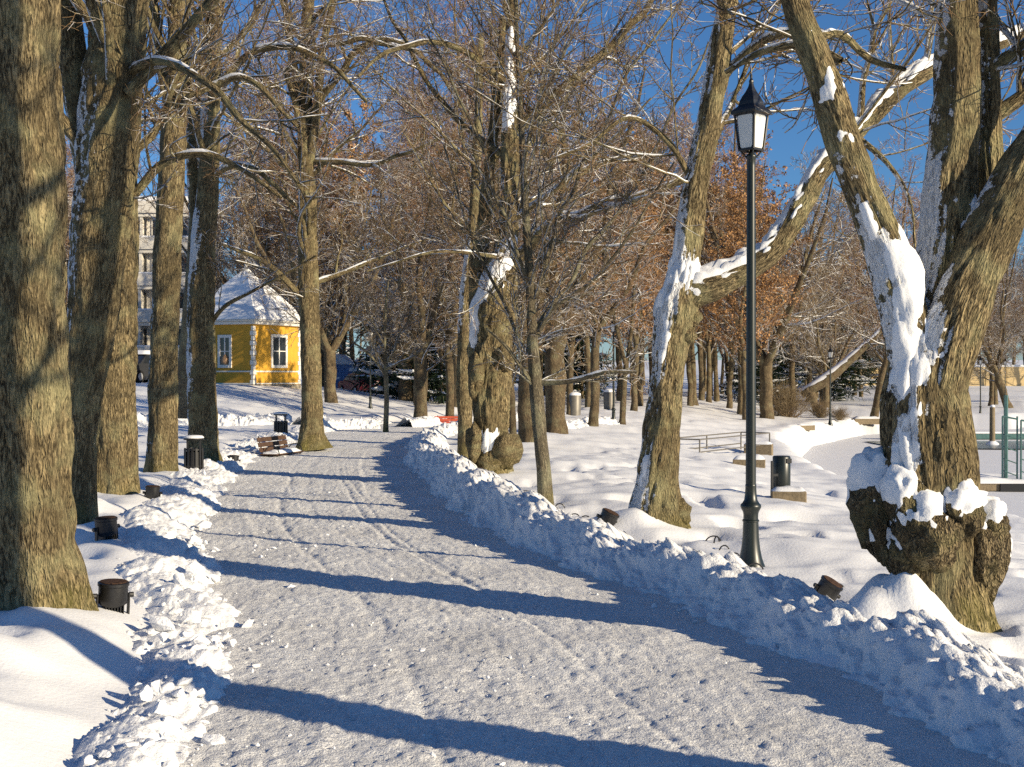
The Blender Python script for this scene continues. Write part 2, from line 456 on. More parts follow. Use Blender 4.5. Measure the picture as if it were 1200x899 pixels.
# the trodden path: one sheet with ruts and crumbs
pr = np.concatenate([np.linspace(-5, 3.4, 22), rows(3.5, 40, 0.0042, 0.012), rows(40.5, 150, 0.02, 0.4)])
pu = np.linspace(0, 1, 190)
PD, PU = np.meshgrid(pr, pu, indexing='ij')
eL, eR = edgeL(PD) - 0.22, edgeR(PD) + 0.25
PX = eL + (eR - eL) * PU
PZ = 0.014 * fbm(PX * 0.9, PD * 0.9, 0, 5, 2) + 0.006 * fbm(PX * 7, PD * 6, 0, 8, 2)
fine_n = np.abs(noise(PX * 22, PD * 18, 0, 41)) * 0.012 + noise(PX * 48, PD * 42, 0, 43) * 0.004
PZ += 1.2 * fine_n * (1 - 0.7 * sm(PU, 0.72, 0.92)) * (1 - 0.8 * sm(PD, 16, 30))
for (u0, w_, a_, s_) in ((0.30, 0.03, -0.016, 1), (0.335, 0.022, -0.013, 2), (0.52, 0.02, -0.012, 3), (0.60, 0.022, -0.016, 4), (0.625, 0.015, -0.012, 5), (0.70, 0.03, -0.015, 6), (0.44, 0.05, -0.012, 7), (0.2, 0.04, 0.012, 8), (0.66, 0.03, 0.014, 9)):
    c = u0 + 0.05 * noise(PD * 0.13, s_ * 9.1, 0, 50 + s_) + 0.006 * noise(PD * 1.1, s_ * 3.3, 0, 60 + s_)
    lateral = (PU - c) * (eR - eL)
    on = sm(noise(PD * 0.25, s_ * 5.5, 0, 70 + s_), -0.35, 0.15)
    PZ += 1.25 * (1 - 0.6 * sm(PD, 12, 24)) * a_ * np.exp(-(lateral / (w_ * 1.5)) ** 2) * on * (0.7 + 0.3 * np.sin(PD * 60 + s_))
PZ += 0.01
struct(mesh_arr('path', np.stack([PX, PD, PZ], -1).reshape(-1, 3), grid_faces(len(pr), len(pu)), 'packed_snow'))

def bank(d, ex, ey, nx, ny, W, nt_, prof, lump, seed, name='snow_bank'):
    """ridge of shovelled snow along an edge line; prof(t, s) gives its height above the ground"""
    t = np.linspace(0, 1, nt_)
    s = np.concatenate([[0], np.cumsum(np.hypot(np.diff(ex), np.diff(ey)))])
    T, S = np.meshgrid(t, s)
    Wv = W if np.ndim(W) == 0 else W[:, None]
    X = ex[:, None] + nx[:, None] * T * Wv; Y = ey[:, None] + ny[:, None] * T * Wv
    edge = np.minimum(T, 1 - T) * 2
    wob = 0.10 * fbm(S * 1.3, T * 0, 0, seed + 3, 2) * np.minimum(1, edge * 3)
    h = prof(np.clip(T + wob, 0, 1), S)
    env = np.minimum(1, edge * 5)
    l1 = np.abs(fbm(X * 5.5, Y * 5.5, h * 5, seed, 2)) - 0.3
    l2 = np.abs(noise(X * 15, Y * 15, h * 14, seed + 1)) - 0.3
    l3 = noise(X * 34, Y * 34, h * 30, seed + 2)
    l4 = np.abs(noise(X * 62, Y * 62, h * 55, seed + 4)) - 0.3
    disp = lump * (0.065 * l1 + 0.034 * l2 + 0.018 * l3 + 0.014 * l4) * env
    Z = np.maximum(ground(X, Y, False, False), 0.0) + h + disp
    X = X - nx[:, None] * disp * 0.7; Y = Y - ny[:, None] * disp * 0.7
    Z[:, 0] -= 0.35; Z[:, -1] -= 0.5
    return struct(mesh_arr(name, np.stack([X, Y, Z], -1).reshape(-1, 3), grid_faces(len(s), nt_), 'snow_rough'))
def along(fn, side, dl):
    x = fn(dl); g = np.gradient(x, dl); n = np.hypot(1, g)
    return x, dl, side / n, -side * g / n
dl = rows(2.5, 44, 0.0042, 0.013)
ex, ey, nx, ny = along(edgeR, 1, dl)
def prof_r(T, S):
    H = 0.215 + 0.12 * sm(S, 7.0, 10.5) + 0.04 * noise(S * 0.8, 0.5, 0, 81) + 0.035 * noise(S * 2.7, 0.5, 0, 82) + 0.04 * noise(S * 6.0, 0.2, 0, 83)
    up = sm(T, 0.02, 0.40); dn = 1 - sm(T, 0.42, 0.95)
    return -0.06 + (H + 0.06) * (up ** 1.15) * dn + 0.03 * (T > 2)
RW = 1.15
bank(dl, ex - nx * 0.06, ey - ny * 0.06, nx, ny, RW, 84, prof_r, 1.0, 200)
ex, ey, nx, ny = along(edgeL, -1, dl)
def prof_l(T, S):
    H = 0.135 + 0.06 * noise(S * 0.9, 1.5, 0, 91) + 0.06 * noise(S * 3.1, 1.5, 0, 92)
    return -0.05 + (H + 0.05) * sm(T, 0.02, 0.45) * (1 - sm(T, 0.5, 0.97))
def LWf(d): return 0.78 + 0.40 * sm(d, 5.5, 12)
bank(dl, ex + 0.16, ey, nx, ny, LWf(dl), 84, prof_l, 0.7, 300)
# low ridges along the side path that leaves to the left, and round the far bend
def ridge(pix, W, H, seed):
    q = np.array([at(*p) for p in pix]); k = np.linspace(0, len(q) - 1, 260)
    x, y = np.interp(k, range(len(q)), q[:, 0]), np.interp(k, range(len(q)), q[:, 1])
    gx, gy = np.gradient(x), np.gradient(y); n = np.hypot(gx, gy)
    def pf(T, S): return -0.05 + (H * (1 + 0.4 * noise(S * 0.9, seed, 0, seed)) + 0.05) * np.sin(np.pi * T) ** 1.3
    bank(None, x, y, -gy / n, gx / n, W, 26, pf, 1.5, seed)
ridge([(160, 500), (230, 498), (300, 499), (352, 497)], 1.3, 0.22, 411)
ridge([(372, 505), (410, 506), (448, 505)], 1.0, 0.20, 421)
ridge([(486, 504), (510, 503), (536, 500)], 1.2, 0.22, 431)
ridge([(664, 503), (700, 500), (730, 497)], 1.2, 0.18, 441)

# the frozen pond
iy = np.linspace(-10, 92, 60); ix = np.linspace(0, 1, 30)
IY, IX = np.meshgrid(iy, ix, indexing='ij')
X = shore(IY) - 0.6 + IX * 90
Z = ICE + 0.012 * fbm(X * 0.5, IY * 0.4, 0, 17, 2)
struct(mesh_arr('pond_ice', np.stack([X, IY, Z], -1).reshape(-1, 3), grid_faces(60, 30), 'snow'))
a = P(1060, 527, 1500 * 3.26 / 87); b_ = P(1060, 518, 1500 * 3.26 / 78)
wx = np.linspace(a[0], 70, 40)
wf = 0.35 * noise(wx * 0.5, 3.3, 0, 5)
V = np.concatenate([np.stack([wx, a[1] + wf, np.full(40, ICE + 0.05)], -1), np.stack([wx, b_[1] + wf * .5, np.full(40, ICE + 0.05)], -1)])
struct(mesh_arr('wet_ice', V, np.stack([np.arange(39), np.arange(1, 40), np.arange(41, 80), np.arange(40, 79)], -1), 'wet_ice'))

# crumbled clods along both banks and strewn over the path edge
def ico(sub):
    import bmesh
    bm = bmesh.new(); bmesh.ops.create_icosphere(bm, subdivisions=sub, radius=1)
    v = np.array([p.co[:] for p in bm.verts]); f = np.array([[q.index for q in p.verts] for p in bm.faces]); bm.free()
    return v, f
ICO1, ICO2, ICO3 = ico(1), ico(2), ico(3)
def clods(name, cx, cy, cz, r, seed):
    rng = np.random.default_rng(seed); Vs, Fs, o = [], [], 0
    for x, y, z, q in zip(cx, cy, cz, r):
        v, f = ICO2 if q / y > 0.0045 else ICO1
        sc = q * rng.uniform(0.65, 1.25, 3); sc[2] *= 0.8
        k = rng.uniform(0, 50)
        n = 1 + 0.28 * noise(v[:, 0] * 1.5 + k, v[:, 1] * 1.5, v[:, 2] * 1.5, seed) + 0.14 * noise(v[:, 0] * 3.5 + k, v[:, 1] * 3.5, v[:, 2] * 3.5, seed + 1)
        cl = v * n[:, None]
        for _ in range(9):
            pn = rng.normal(0, 1, 3); pn /= np.linalg.norm(pn); lim = rng.uniform(0.38, 0.75)
            ex_ = cl @ pn - lim; cl = cl - np.where(ex_ > 0, ex_ * 0.92, 0)[:, None] * pn
        an = rng.uniform(0, 6.28); c_, s_ = math.cos(an), math.sin(an)
        w = cl * sc; w = np.stack([w[:, 0] * c_ - w[:, 1] * s_, w[:, 0] * s_ + w[:, 1] * c_, w[:, 2] + w[:, 0] * rng.uniform(-.4, .4)], -1)
        Vs.append(w + (x, y, z)); Fs.append(f + o); o += len(v)
    o = mesh_arr(name, np.concatenate(Vs), np.concatenate(Fs), 'snow_rough')
    o.data.set_sharp_from_angle(angle=math.radians(28))
    return struct(o, 'stuff')
rng = np.random.default_rng(4)
n = 1150
d = 3.4 + 32 * rng.random(n) ** 1.9
t = np.abs(rng.normal(0.28, 0.30, n)) * LWf(d); t = np.where(rng.random(n) < 0.14, -rng.random(n) * 0.45, t)
r = np.clip(rng.lognormal(-4.1, 0.7, n), 0.007, 0.08) * np.where(t < 0, 0.6, 1)
x = edgeL(d) + 0.14 - t
z = np.maximum(ground(x, d, False, False), 0.0) + np.where(t > 0, prof_l(np.clip((t + 0.02) / LWf(d), 0, 1), d * 0 + 1), 0) * 0.75 + r * 0.45
clods('snow_clods', x, d, z, r, 71)
n = 330
d = 3.4 + 30 * rng.random(n) ** 1.9
t = np.clip(rng.normal(0.30, 0.26, n), -0.35, 1.0)
r = np.clip(rng.lognormal(-3.8, 0.5, n), 0.012, 0.07) * np.where(t < 0, 0.7, 1)
x = edgeR(d) + t
z = np.maximum(ground(x, d, False, False), 0.0) + np.where(t > 0, prof_r(np.clip((t + 0.06) / RW, 0, 1), d - 2.5), 0) * 0.8 + r * 0.35
clods('snow_clods', x, d, z, r, 72)
n = 700   # crumbs lying on the path
d = 4.0 + 14 * rng.random(n) ** 1.6
u = np.where(rng.random(n) < 0.6, rng.random(n) ** 2.2 * 0.5, rng.random(n))
x = edgeL(d) + (edgeR(d) - edgeL(d)) * u
clods('snow_crumbs', x, d, np.full(n, 0.014), np.clip(rng.lognormal(-4.6, 0.45, n), 0.006, 0.03), 73)

# ------------------------------------------------------------------ trees: tubes grown level by level
def tubes(pts, rad, sides, snow, rng, z0=0.0):
    """pts (B,n,3), rad (B,n) -> verts, faces, barkco, snow"""
    B, n, _ = pts.shape
    t = np.gradient(pts, axis=1); t /= np.linalg.norm(t, axis=-1, keepdims=True) + 1e-9
    t0 = t.mean(1); ref = np.where(np.abs(t0[:, 1:2]) > 0.75, np.array([[1.0, 0, 0]]), np.array([[0, 1.0, 0.0]]))[:, None, :]
    u = np.cross(t, ref); u /= np.linalg.norm(u, axis=-1, keepdims=True) + 1e-9
    v = np.cross(t, u)
    an = np.linspace(0, 2 * np.pi, sides, endpoint=False)
    ca, sa_ = np.cos(an), np.sin(an)
    V = pts[:, :, None, :] + rad[:, :, None, None] * (u[:, :, None, :] * ca[:, None] + v[:, :, None, :] * sa_[:, None])
    ln = np.concatenate([np.zeros((B, 1)), np.cumsum(np.linalg.norm(np.diff(pts, axis=1), axis=-1), 1)], 1)
    off = rng.uniform(0, 9, (B, 1, 1))
    bc = np.stack([rad[:, :, None] * ca + off, rad[:, :, None] * sa_ + off * 0, np.broadcast_to(ln[:, :, None], (B, n, sides)) + off], -1)
    base = (np.arange(B) * n * sides)[:, None, None] + (np.arange(n - 1) * sides)[None, :, None]
    k = np.arange(sides)[None, None, :]; k2 = (k + 1) % sides
    Fc = np.stack([base + k, base + k2, base + sides + k2, base + sides + k], -1).reshape(-1, 4)
    sn = np.broadcast_to(np.asarray(snow, float).reshape(-1, 1, 1), (B, n, sides)) if np.ndim(snow) else np.full((B, n, sides), float(snow))
    return V.reshape(-1, 3), Fc, bc.reshape(-1, 3), sn.reshape(-1)
def join(parts):
    V, Fc, B, S, o = [], [], [], [], 0
    for v, f, b, s in parts:
        V.append(v); Fc.append(f + o); B.append(b); S.append(s); o += len(v)
    return np.concatenate(V), np.concatenate(Fc), np.concatenate(B), np.concatenate(S)
def build(name, parts, mat, parent):
    V, Fc, B, S = join(parts)
    return mesh_arr(name, V, Fc, mat, parent, True, {'barkco': B, 'snow': S})

def resample(st, step):
    st = np.asarray(st, float)
    seg = np.linalg.norm(np.diff(st[:, :3], axis=0), axis=1); s = np.concatenate([[0], np.cumsum(seg)])
    m = np.zeros_like(st); m[1:-1] = (st[2:] - st[:-2]) / (s[2:] - s[:-2])[:, None]
    m[0] = (st[1] - st[0]) / seg[0]; m[-1] = (st[-1] - st[-2]) / seg[-1]
    q = np.linspace(0, s[-1], max(4, int(s[-1] / step)))
    k = np.clip(np.searchsorted(s, q, 'right') - 1, 0, len(seg) - 1)
    h = seg[k]; u = ((q - s[k]) / h)[:, None]; h = h[:, None]
    return ((2 * u ** 3 - 3 * u ** 2 + 1) * st[k] + (u ** 3 - 2 * u ** 2 + u) * h * m[k] + (-2 * u ** 3 + 3 * u ** 2) * st[k + 1] + (u ** 3 - u ** 2) * h * m[k + 1])

def trunk_part(st, rng, snow, step=0.06, sides=64, relief=0.05, lumps=0.06, seed=1, flare=None):
    """one detailed stem with furrows, hollows and swellings in the mesh itself"""
    q = resample(st, step); n = len(q)
    V, Fc, B, S = tubes(q[None, :, :3], np.maximum(q[None, :, 3], 0.004), sides, snow, rng)
    c = np.repeat(q[:, :3], sides, 0); out = V - c
    r = np.linalg.norm(out, axis=1, keepdims=True) + 1e-9; nrm = out / r
    a, b, l = B[:, 0] - B[0, 0], B[:, 1], B[:, 2]
    k = seed * 7.3
    big = fbm(V[:, 0] * 3.2 + k, V[:, 1] * 3.2, V[:, 2] * 1.6, seed, 2)
    wv = 0.10 * noise(l * 1.8, a * 4, b * 4, seed + 5)
    fur = np.abs(noise((nrm[:, 0] * r[:, 0] + wv) * 20 + k, (nrm[:, 1] * r[:, 0] + wv) * 20, l * 2.6, seed + 2)) ** 0.8
    fur2 = noise((nrm[:, 0] * r[:, 0]) * 42 + k, nrm[:, 1] * r[:, 0] * 42, l * 7, seed + 3)
    amp = np.minimum(r[:, 0], 0.28)
    dsp = lumps * big * r[:, 0] + relief * amp * (fur - 0.45) * 1.6 + relief * 0.35 * amp * fur2
    if flare:   # root buttresses
        h, f, m_ = flare
        th = np.arctan2(nrm[:, 1], nrm[:, 0])
        fz = np.exp(-np.maximum(V[:, 2] - q[0, 2] - 0.1, 0) / h)
        dsp = dsp + fz * r[:, 0] * f * (0.45 + 0.55 * np.cos(th * m_ + k))
    V = V + nrm * dsp[:, None]
    S = S * (0.85 + 0.3 * noise(V[:, 2] * 0.9 + k, V[:, 0], 0, seed + 9))
    return V, Fc, B, np.clip(S, 0, 1.4)

def grow(p, d, L, r0, r1, nseg, wander, trop, rng, droop=0.0):
    B = len(p); pts = np.zeros((B, nseg + 1, 3)); pts[:, 0] = p
    d = d.copy(); step = (L / nseg)[:, None]
    for k in range(nseg):
        d = d + rng.normal(0, wander, (B, 3)); d[:, 2] += trop - droop * (1 - k / nseg)
        d /= np.linalg.norm(d, axis=1, keepdims=True)
        pts[:, k + 1] = pts[:, k] + d * step
    rad = r0[:, None] + (r1 - r0)[:, None] * (np.linspace(0, 1, nseg + 1)[None, :] ** 0.8)
    return pts, rad
def spawn(pts, rad, k, tlo, thi, ang, lratio, L, rng, rr=0.55, outward=0.0, rmin=0.0):
    """k children on every branch"""
    B, n, _ = pts.shape
    t = tlo + (thi - tlo) * (np.arange(k)[None, :] + rng.random((B, k))) / k
    f = t * (n - 1); i = np.minimum(f.astype(int), n - 2); w = (f - i)[..., None]
    bi = np.arange(B)[:, None]
    p = pts[bi, i] * (1 - w) + pts[bi, i + 1] * w
    tg = pts[bi, i + 1] - pts[bi, i]; tg /= np.linalg.norm(tg, axis=-1, keepdims=True) + 1e-9
    rv = rng.normal(0, 1, (B, k, 3)); rv[..., 2] *= 0.75
    pe = rv - (rv * tg).sum(-1, keepdims=True) * tg; pe /= np.linalg.norm(pe, axis=-1, keepdims=True) + 1e-9
    a = np.radians(rng.uniform(ang[0], ang[1], (B, k)))[..., None]
    dr_ = tg * np.cos(a) + pe * np.sin(a); dr_[..., 2] += outward
    dr_ /= np.linalg.norm(dr_, axis=-1, keepdims=True)
    LL = L[:, None] * lratio * (1.25 - 0.75 * t) * rng.uniform(0.6, 1.35, (B, k))
    r = (rad[bi, i] * (1 - w[..., 0]) + rad[bi, i + 1] * w[..., 0]) * rr
    return p.reshape(-1, 3), dr_.reshape(-1, 3), LL.reshape(-1), np.maximum(r.reshape(-1), rmin)

def snow_on(pts, rad, rng, keep=0.6, rmin=0.010, thick=1.15):
    """pads of snow lying along the upper side of branches"""
    B, n, _ = pts.shape
    t = np.gradient(pts, axis=1); t /= np.linalg.norm(t, axis=-1, keepdims=True) + 1e-9
    flat = np.clip(1.25 - np.abs(t[..., 2]) * 1.35, 0, 1)
    k = rng.uniform(0, 99, (B, 1))
    s = np.arange(n)[None, :] * 0.9
    on = sm(noise(s * 0.6 + k, k, 0, 5), 0.15 - keep, 0.35 - keep)
    r = rad * thick * flat * on * (0.85 + 0.3 * noise(s * 1.7 + k, k, 0, 6))
    r[:, 0] *= 0.3; r[:, -1] = 0
    ok = (rad.max(1) > rmin) & (r.max(1) > 0.004)
    q = pts.copy(); q[..., 2] += rad * 0.55 + r * 0.15
    return q[ok], np.maximum(r[ok], 0.0004)

def crown(parts_big, parts_tw, parts_snow, stems, rng, n1, L1, n2, n3, n4, zmin, ang1=(40, 75), trop=(0.05, 0.05, 0.02), wander=(0.10, 0.14, 0.18), droop=0.0,
          snow=1.0, r1=0.4, rmax=0.09, tw=0.0030, lat=1.0, keep=0.6, ratio=(0.48, 0.5, 0.5), tmin=0.0, up1=0.15):
    """limbs > branches > twigs > twiglets from the given stems (each an array x,y,z,r)"""
    P0, D0, L0, R0 = [], [], [], []
    for st in stems:
        q = resample(st, 0.25)
        z = q[:, 2]; ok = np.where(z > zmin)[0]
        if len(ok) < 3: continue
        m = max(1, int(round(n1 * len(ok) * 0.25)))
        f = ok[0] + (len(ok) - 2) * (np.arange(m) + rng.random(m)) / m; i = f.astype(int)
        tg = q[i + 1, :3] - q[i, :3]; tg /= np.linalg.norm(tg, axis=1, keepdims=True)
        rv = rng.normal(0, 1, (m, 3)); rv[:, 2] *= 0.4
        pe = rv - (rv * tg).sum(1, keepdims=True) * tg; pe /= np.linalg.norm(pe, axis=1, keepdims=True)
        a = np.radians(rng.uniform(*ang1, m))[:, None]
        d_ = tg * np.cos(a) + pe * np.sin(a); d_[:, 2] += up1; d_ /= np.linalg.norm(d_, axis=1, keepdims=True)
        fr = (f - ok[0]) / max(1, len(ok))
        P0.append(q[i, :3]); D0.append(d_); L0.append(L1 * rng.uniform(0.6, 1.25, m) * (1.15 - 0.6 * fr))
        R0.append(np.minimum(q[i, 3] * r1 * rng.uniform(0.6, 1.2, m), rmax))
    if not P0: return
    p, d_, L, r = map(np.concatenate, (P0, D0, L0, R0))
    a1, b1 = grow(p, d_, L, r, np.maximum(r * 0.2, 0.005), 10, wander[0], trop[0], rng, droop)
    parts_big.append(tubes(a1, b1, 6, snow, rng))
    sp = snow_on(a1, b1, rng, keep)
    if len(sp[0]): parts_snow.append(tubes(sp[0], sp[1], 5, 1, rng))
    p, d_, l2, r = spawn(a1, b1, n2, 0.15, 0.98, (30, 65), ratio[0], L, rng, 0.6, 0.08, 0.006)
    a2, b2 = grow(p, d_, l2, r, np.maximum(r * 0.25, 0.004), 7, wander[1], trop[1], rng, droop)
    parts_big.append(tubes(a2, b2, 4, snow * rng.uniform(0.5, 1.1, len(a2)), rng))
    sp = snow_on(a2, b2, rng, keep * 0.7, 0.008)
    if len(sp[0]): parts_snow.append(tubes(sp[0], sp[1], 4, 1, rng))
    p, d_, l3, r = spawn(a2, b2, n3, 0.15, 1.0, (28, 60), ratio[1], l2, rng, 0.6, 0.03, tw * 1.35)
    a3, b3 = grow(p, d_, l3, np.minimum(r, 0.012), np.full(len(r), tw), 4, wander[2], trop[2], rng)
    parts_tw.append(tubes(a3, b3, 3, snow * rng.uniform(0.45, 1.2, len(a3)), rng))
    if n4:
        p, d_, l4, r = spawn(a3, b3, n4, 0.2, 1.0, (25, 55), ratio[2], l3, rng, 0.7, 0.0, tw)
        a4, b4 = grow(p, d_, np.maximum(l4, 0.12), np.minimum(r, tw * 1.4), np.full(len(r), tw * 0.7), 2, wander[2], trop[2], rng)
        parts_tw.append(tubes(a4, b4, 3, snow * rng.uniform(0.1, 1.1, len(a4)), rng))

def px_stem(d, pts, gz=None):
    """trunk or limb from photo outline: (px, py, half width px[, depth offset m]) at its own distance d"""
    out = []
    for q in pts:
        dd = d + (q[3] if len(q) > 3 else 0.0)
        x, y, z = P(q[0], q[1], dd)
        out.append((x, y, z, q[2] * dd / F))
    return np.array(out)
def up_on(st, h, lean=(0, 0), r=0.5, n=3, rng=None):
    """carry a stem on above the picture"""
    p = st[-1].copy(); out = [*st]
    t = st[-1, :3] - st[-2, :3]; t /= np.linalg.norm(t)
    for k in range(1, n + 1):
        f = k / n
        q = p.copy(); q[:3] = p[:3] + (t * 0.6 + np.array([lean[0], lean[1], 0.55])) * h * f
        if rng is not None: q[:2] += rng.normal(0, 0.12, 2) * h * 0.1
        q[3] = p[3] * (1 + (r - 1) * f); out.append(q)
    return np.array(out)

def grid_normals(V, sides):
    G = V.reshape(-1, sides, 3)
    du = np.roll(G, -1, 1) - np.roll(G, 1, 1); dv = np.gradient(G, axis=0)
    n = np.cross(du, dv); n /= np.linalg.norm(n, axis=-1, keepdims=True) + 1e-9
    c = G.mean(1, keepdims=True); flip = np.sign(((G - c) * n).sum(-1, keepdims=True)); flip[flip == 0] = 1
    return (n * flip).reshape(-1, 3)
def shell(V, Fc, nrm, m, thick):
    """snow lying on a surface: m > 0 where it lies"""
    h = thick * np.clip(m, -0.3, 1.2)
    W = V + nrm * (h * 0.75)[:, None]; W[:, 2] += np.maximum(h, 0) * 0.45
    keep = (m[Fc] > -0.25).any(1)
    f = Fc[keep]; used = np.unique(f); re = np.full(len(V), -1); re[used] = np.arange(len(used))
    return (W[used], re[f], W[used], np.ones(len(used))) if len(f) else None
def near_line(V, line):
    """1 on the line, 0 at its half width, negative beyond"""
    q = resample(line, 0.02); best = np.full(len(V), -9.0)
    for k in range(len(q)):
        best = np.maximum(best, 1 - np.linalg.norm(V - q[k, :3], axis=1) / max(q[k, 3], 1e-3))
    return best
def hero(name, label, base, stems, detail, crownspec, seed, bark='bark', twig='twig', trunk_snow=0.6, group=None, extra=None, snow_pads=None, limbs=(), tops=()):
    """a tree near the camera: trunk, crown and snow are its parts"""
    rng = np.random.default_rng(seed)
    o = thing(name, label, 'tree', base, 0, group)
    b = np.array(base)
    tp = []
    for k, st in enumerate(stems):
        s = st.copy(); s[:, :3] -= b
        kw = dict(detail); 
        if k > 0: kw['flare'] = None; kw['sides'] = max(16, int(kw['sides'] * 0.7))
        V, Fc, B_, S_ = trunk_part(s, rng, trunk_snow, seed=seed + k * 13, **kw)
        for (pts, r_, sd) in (snow_pads or ()):
            l_ = np.array(pts); l_[:, :3] -= b; l_[:, 3] = l_[:, 3] * 1.7 + 0.02
            S_ = S_ + 0.42 * r_ * np.clip(near_line(V, l_) * 1.6, 0, 1)
        tp.append((V, Fc, B_, S_))
    build('trunk', tp, bark, o)
    big, tw, sn = [], [], []
    lines = []
    for (pts, r, sd) in (snow_pads or ()):
        s = np.array(pts); s[:, :3] -= b; lines.append((s, sd, r))
    for k, (V, Fc, B_, S_) in enumerate(tp):
        sides = int(detail['sides'] if k == 0 else max(16, int(detail['sides'] * 0.7)))
        nr_ = grid_normals(V, sides)
        rag = 0.6 * fbm(V[:, 0] * 6, V[:, 1] * 6, V[:, 2] * 6, seed, 2) + 0.75 * fbm(V[:, 0] * 22, V[:, 1] * 22, V[:, 2] * 16, seed + 4, 2)
        m = np.full(len(V), -1.0)
        for (ln_, sd, r_) in lines: m = np.maximum(m, near_line(V, ln_) * 1.3 + rag * 1.1 - (1.12 - r_))
        if k in tops: m = np.maximum(m, (nr_[:, 2] - 0.42) * 2.2 + rag * 0.7)
        g_ = shell(V, Fc, nr_, m, 0.03 if k not in tops else 0.055)
        if g_: sn.append(g_)
    lst = []
    for st in limbs:
        s = st.copy(); s[:, :3] -= b
        s = resample(s, 0.35); s[1:-1, :3] += rng.normal(0, 0.022, (len(s) - 2, 3)) + rng.normal(0, 0.35, (len(s) - 2, 3)) * s[1:-1, 3:4]
        q = resample(s, 0.12); lst.append(s)
        big.append(trunk_part(s, rng, 0.9, step=0.08, sides=18, relief=0.06, lumps=0.10, seed=seed + 77))
        sp = snow_on(q[None, :, :3], q[None, :, 3], rng, 0.95, thick=0.9)
        if len(sp[0]): sn.append(tubes(sp[0], sp[1], 8, 1, rng))
    rel = []
    for st in stems:
        s = st.copy(); s[:, :3] -= b; rel.append(s)
    if crownspec:
        cs = dict(crownspec); lc = cs.pop('limb', None)
        crown(big, tw, sn, rel, rng, **cs)
        if lst:
            ls = dict(cs); ls.update(lc or {}); ls['zmin'] = -9
            crown(big, tw, sn, lst, rng, **ls)
    if big: build('limbs', big, bark, o)
    if tw: build('crown', tw, twig, o)
    if sn: build('lying_snow', sn, 'snow', o)['kind'] = 'stuff'
    if extra: extra(o, b, rng)
    return o
# ------------------------------------------------------------------ trees beside the path
def base_of(st): return (float(st[0, 0]), float(st[0, 1]), float(ground(st[0, 0], st[0, 1], False)))
DET = dict(step=0.05, sides=88, relief=0.10, lumps=0.08)
MED = dict(step=0.09, sides=48, relief=0.10, lumps=0.08)
rngu = np.random.default_rng(99)
NEARC = dict(n1=2.0, L1=2.6, n2=5, n3=4, n4=2, zmin=3.2, rmax=0.07, keep=0.5)

# left row
st = px_stem(7.9, [(36, 752, 80), (35, 725, 68), (28, 650, 60), (22, 550, 57), (15, 430, 60), (8, 300, 64), (4, 150, 64), (0, 0, 62)])
st = up_on(st, 4.5, (-0.05, 0.05), 0.6, rng=rngu)
hero('linden_tree', 'massive trunk with shadow bands and mossy foot at the left picture edge', base_of(st), [st], dict(DET, flare=(0.22, 0.16, 5)), dict(NEARC, zmin=4.6, n1=2.2), 11, trunk_snow=0.05)
s1 = px_stem(12.2, [(90, 655, 27), (91, 630, 23), (92, 600, 20), (93, 540, 19), (95, 470, 22), (105, 400, 27), (115, 300, 33), (124, 200, 35), (133, 100, 34), (142, 0, 31)])
s1 = up_on(s1, 4.5, (0.05, 0), 0.6, rng=rngu)
s2 = px_stem(12.2, [(116, 250, 20, .1), (98, 150, 17, .15), (88, 80, 16, .2), (78, 0, 15, .2)])
s2 = up_on(s2, 4, (-0.15, 0), 0.5, rng=rngu)
lb = [px_stem(12.2, [(150, 110, 7, -.2), (185, 72, 7, -.3), (215, 50, 6.5, -.4), (245, 8, 6, -.5), (290, -40, 5, -.6)]),
      px_stem(12.2, [(152, 85, 6, -.1), (185, 72, 5, -.5), (225, 84, 4.5, -.9), (262, 115, 4, -1.2), (310, 160, 3, -1.4), (350, 215, 2, -1.6)]),
      px_stem(12.2, [(155, 232, 5, .1), (178, 205, 5, 0), (205, 186, 4.5, -.1), (245, 182, 4, -.2), (290, 200, 3, -.3), (330, 232, 2, -.4)])]
hero('linden_tree', 'dark leaning twin-stemmed trunk, second from the left, snow stuck along its left side', base_of(s1), [s1, s2], dict(DET, sides=72, flare=(0.2, 0.12, 5)), dict(NEARC, limb=dict(n1=3.0, L1=1.1, n2=4, n3=4, n4=2)), 12, trunk_snow=0.8, limbs=lb)
s1 = px_stem(15.7, [(132, 598, 38), (132, 580, 30), (132, 555, 27), (132, 450, 27), (134, 300, 27), (138, 150, 25), (142, 0, 22)])
s1 = up_on(s1, 4, (0, 0.05), 0.6, rng=rngu)
hero('linden_tree', 'straight pale trunk with mossy flare right behind the leaning dark one', base_of(s1), [s1], dict(DET, sides=72, step=.07, flare=(0.25, 0.2, 6)), dict(NEARC, zmin=5.0), 13, trunk_snow=0.5)
s1 = px_stem(19.6, [(190, 570, 25), (190, 555, 19), (190, 535, 17), (191, 450, 16), (196, 300, 16), (202, 200, 15), (206, 100, 12), (210, 0, 10)])
s1 = up_on(s1, 4, (0.05, 0), 0.5, rng=rngu)
s2 = px_stem(19.6, [(203, 150, 9, .1), (196, 100, 7, .1), (186, 50, 6, .1), (180, 0, 5.5, .1)])
s2 = up_on(s2, 3, (-0.2, 0), 0.5, rng=rngu)
lb = [px_stem(19.6, [(210, 140, 5), (232, 110, 4.5, -.2), (270, 95, 4, -.4), (310, 110, 3, -.6), (350, 150, 2, -.8)])]
hero('linden_tree', 'tall straight trunk left of the slatted bin, fourth tree from the left', base_of(s1), [s1, s2], dict(MED, sides=56, flare=(0.25, 0.2, 5)), dict(NEARC, zmin=5.2, n1=2.4, n2=6, n3=6, n4=2, limb=dict(n1=2.5, L1=1.2)), 14, trunk_snow=0.75, limbs=lb)
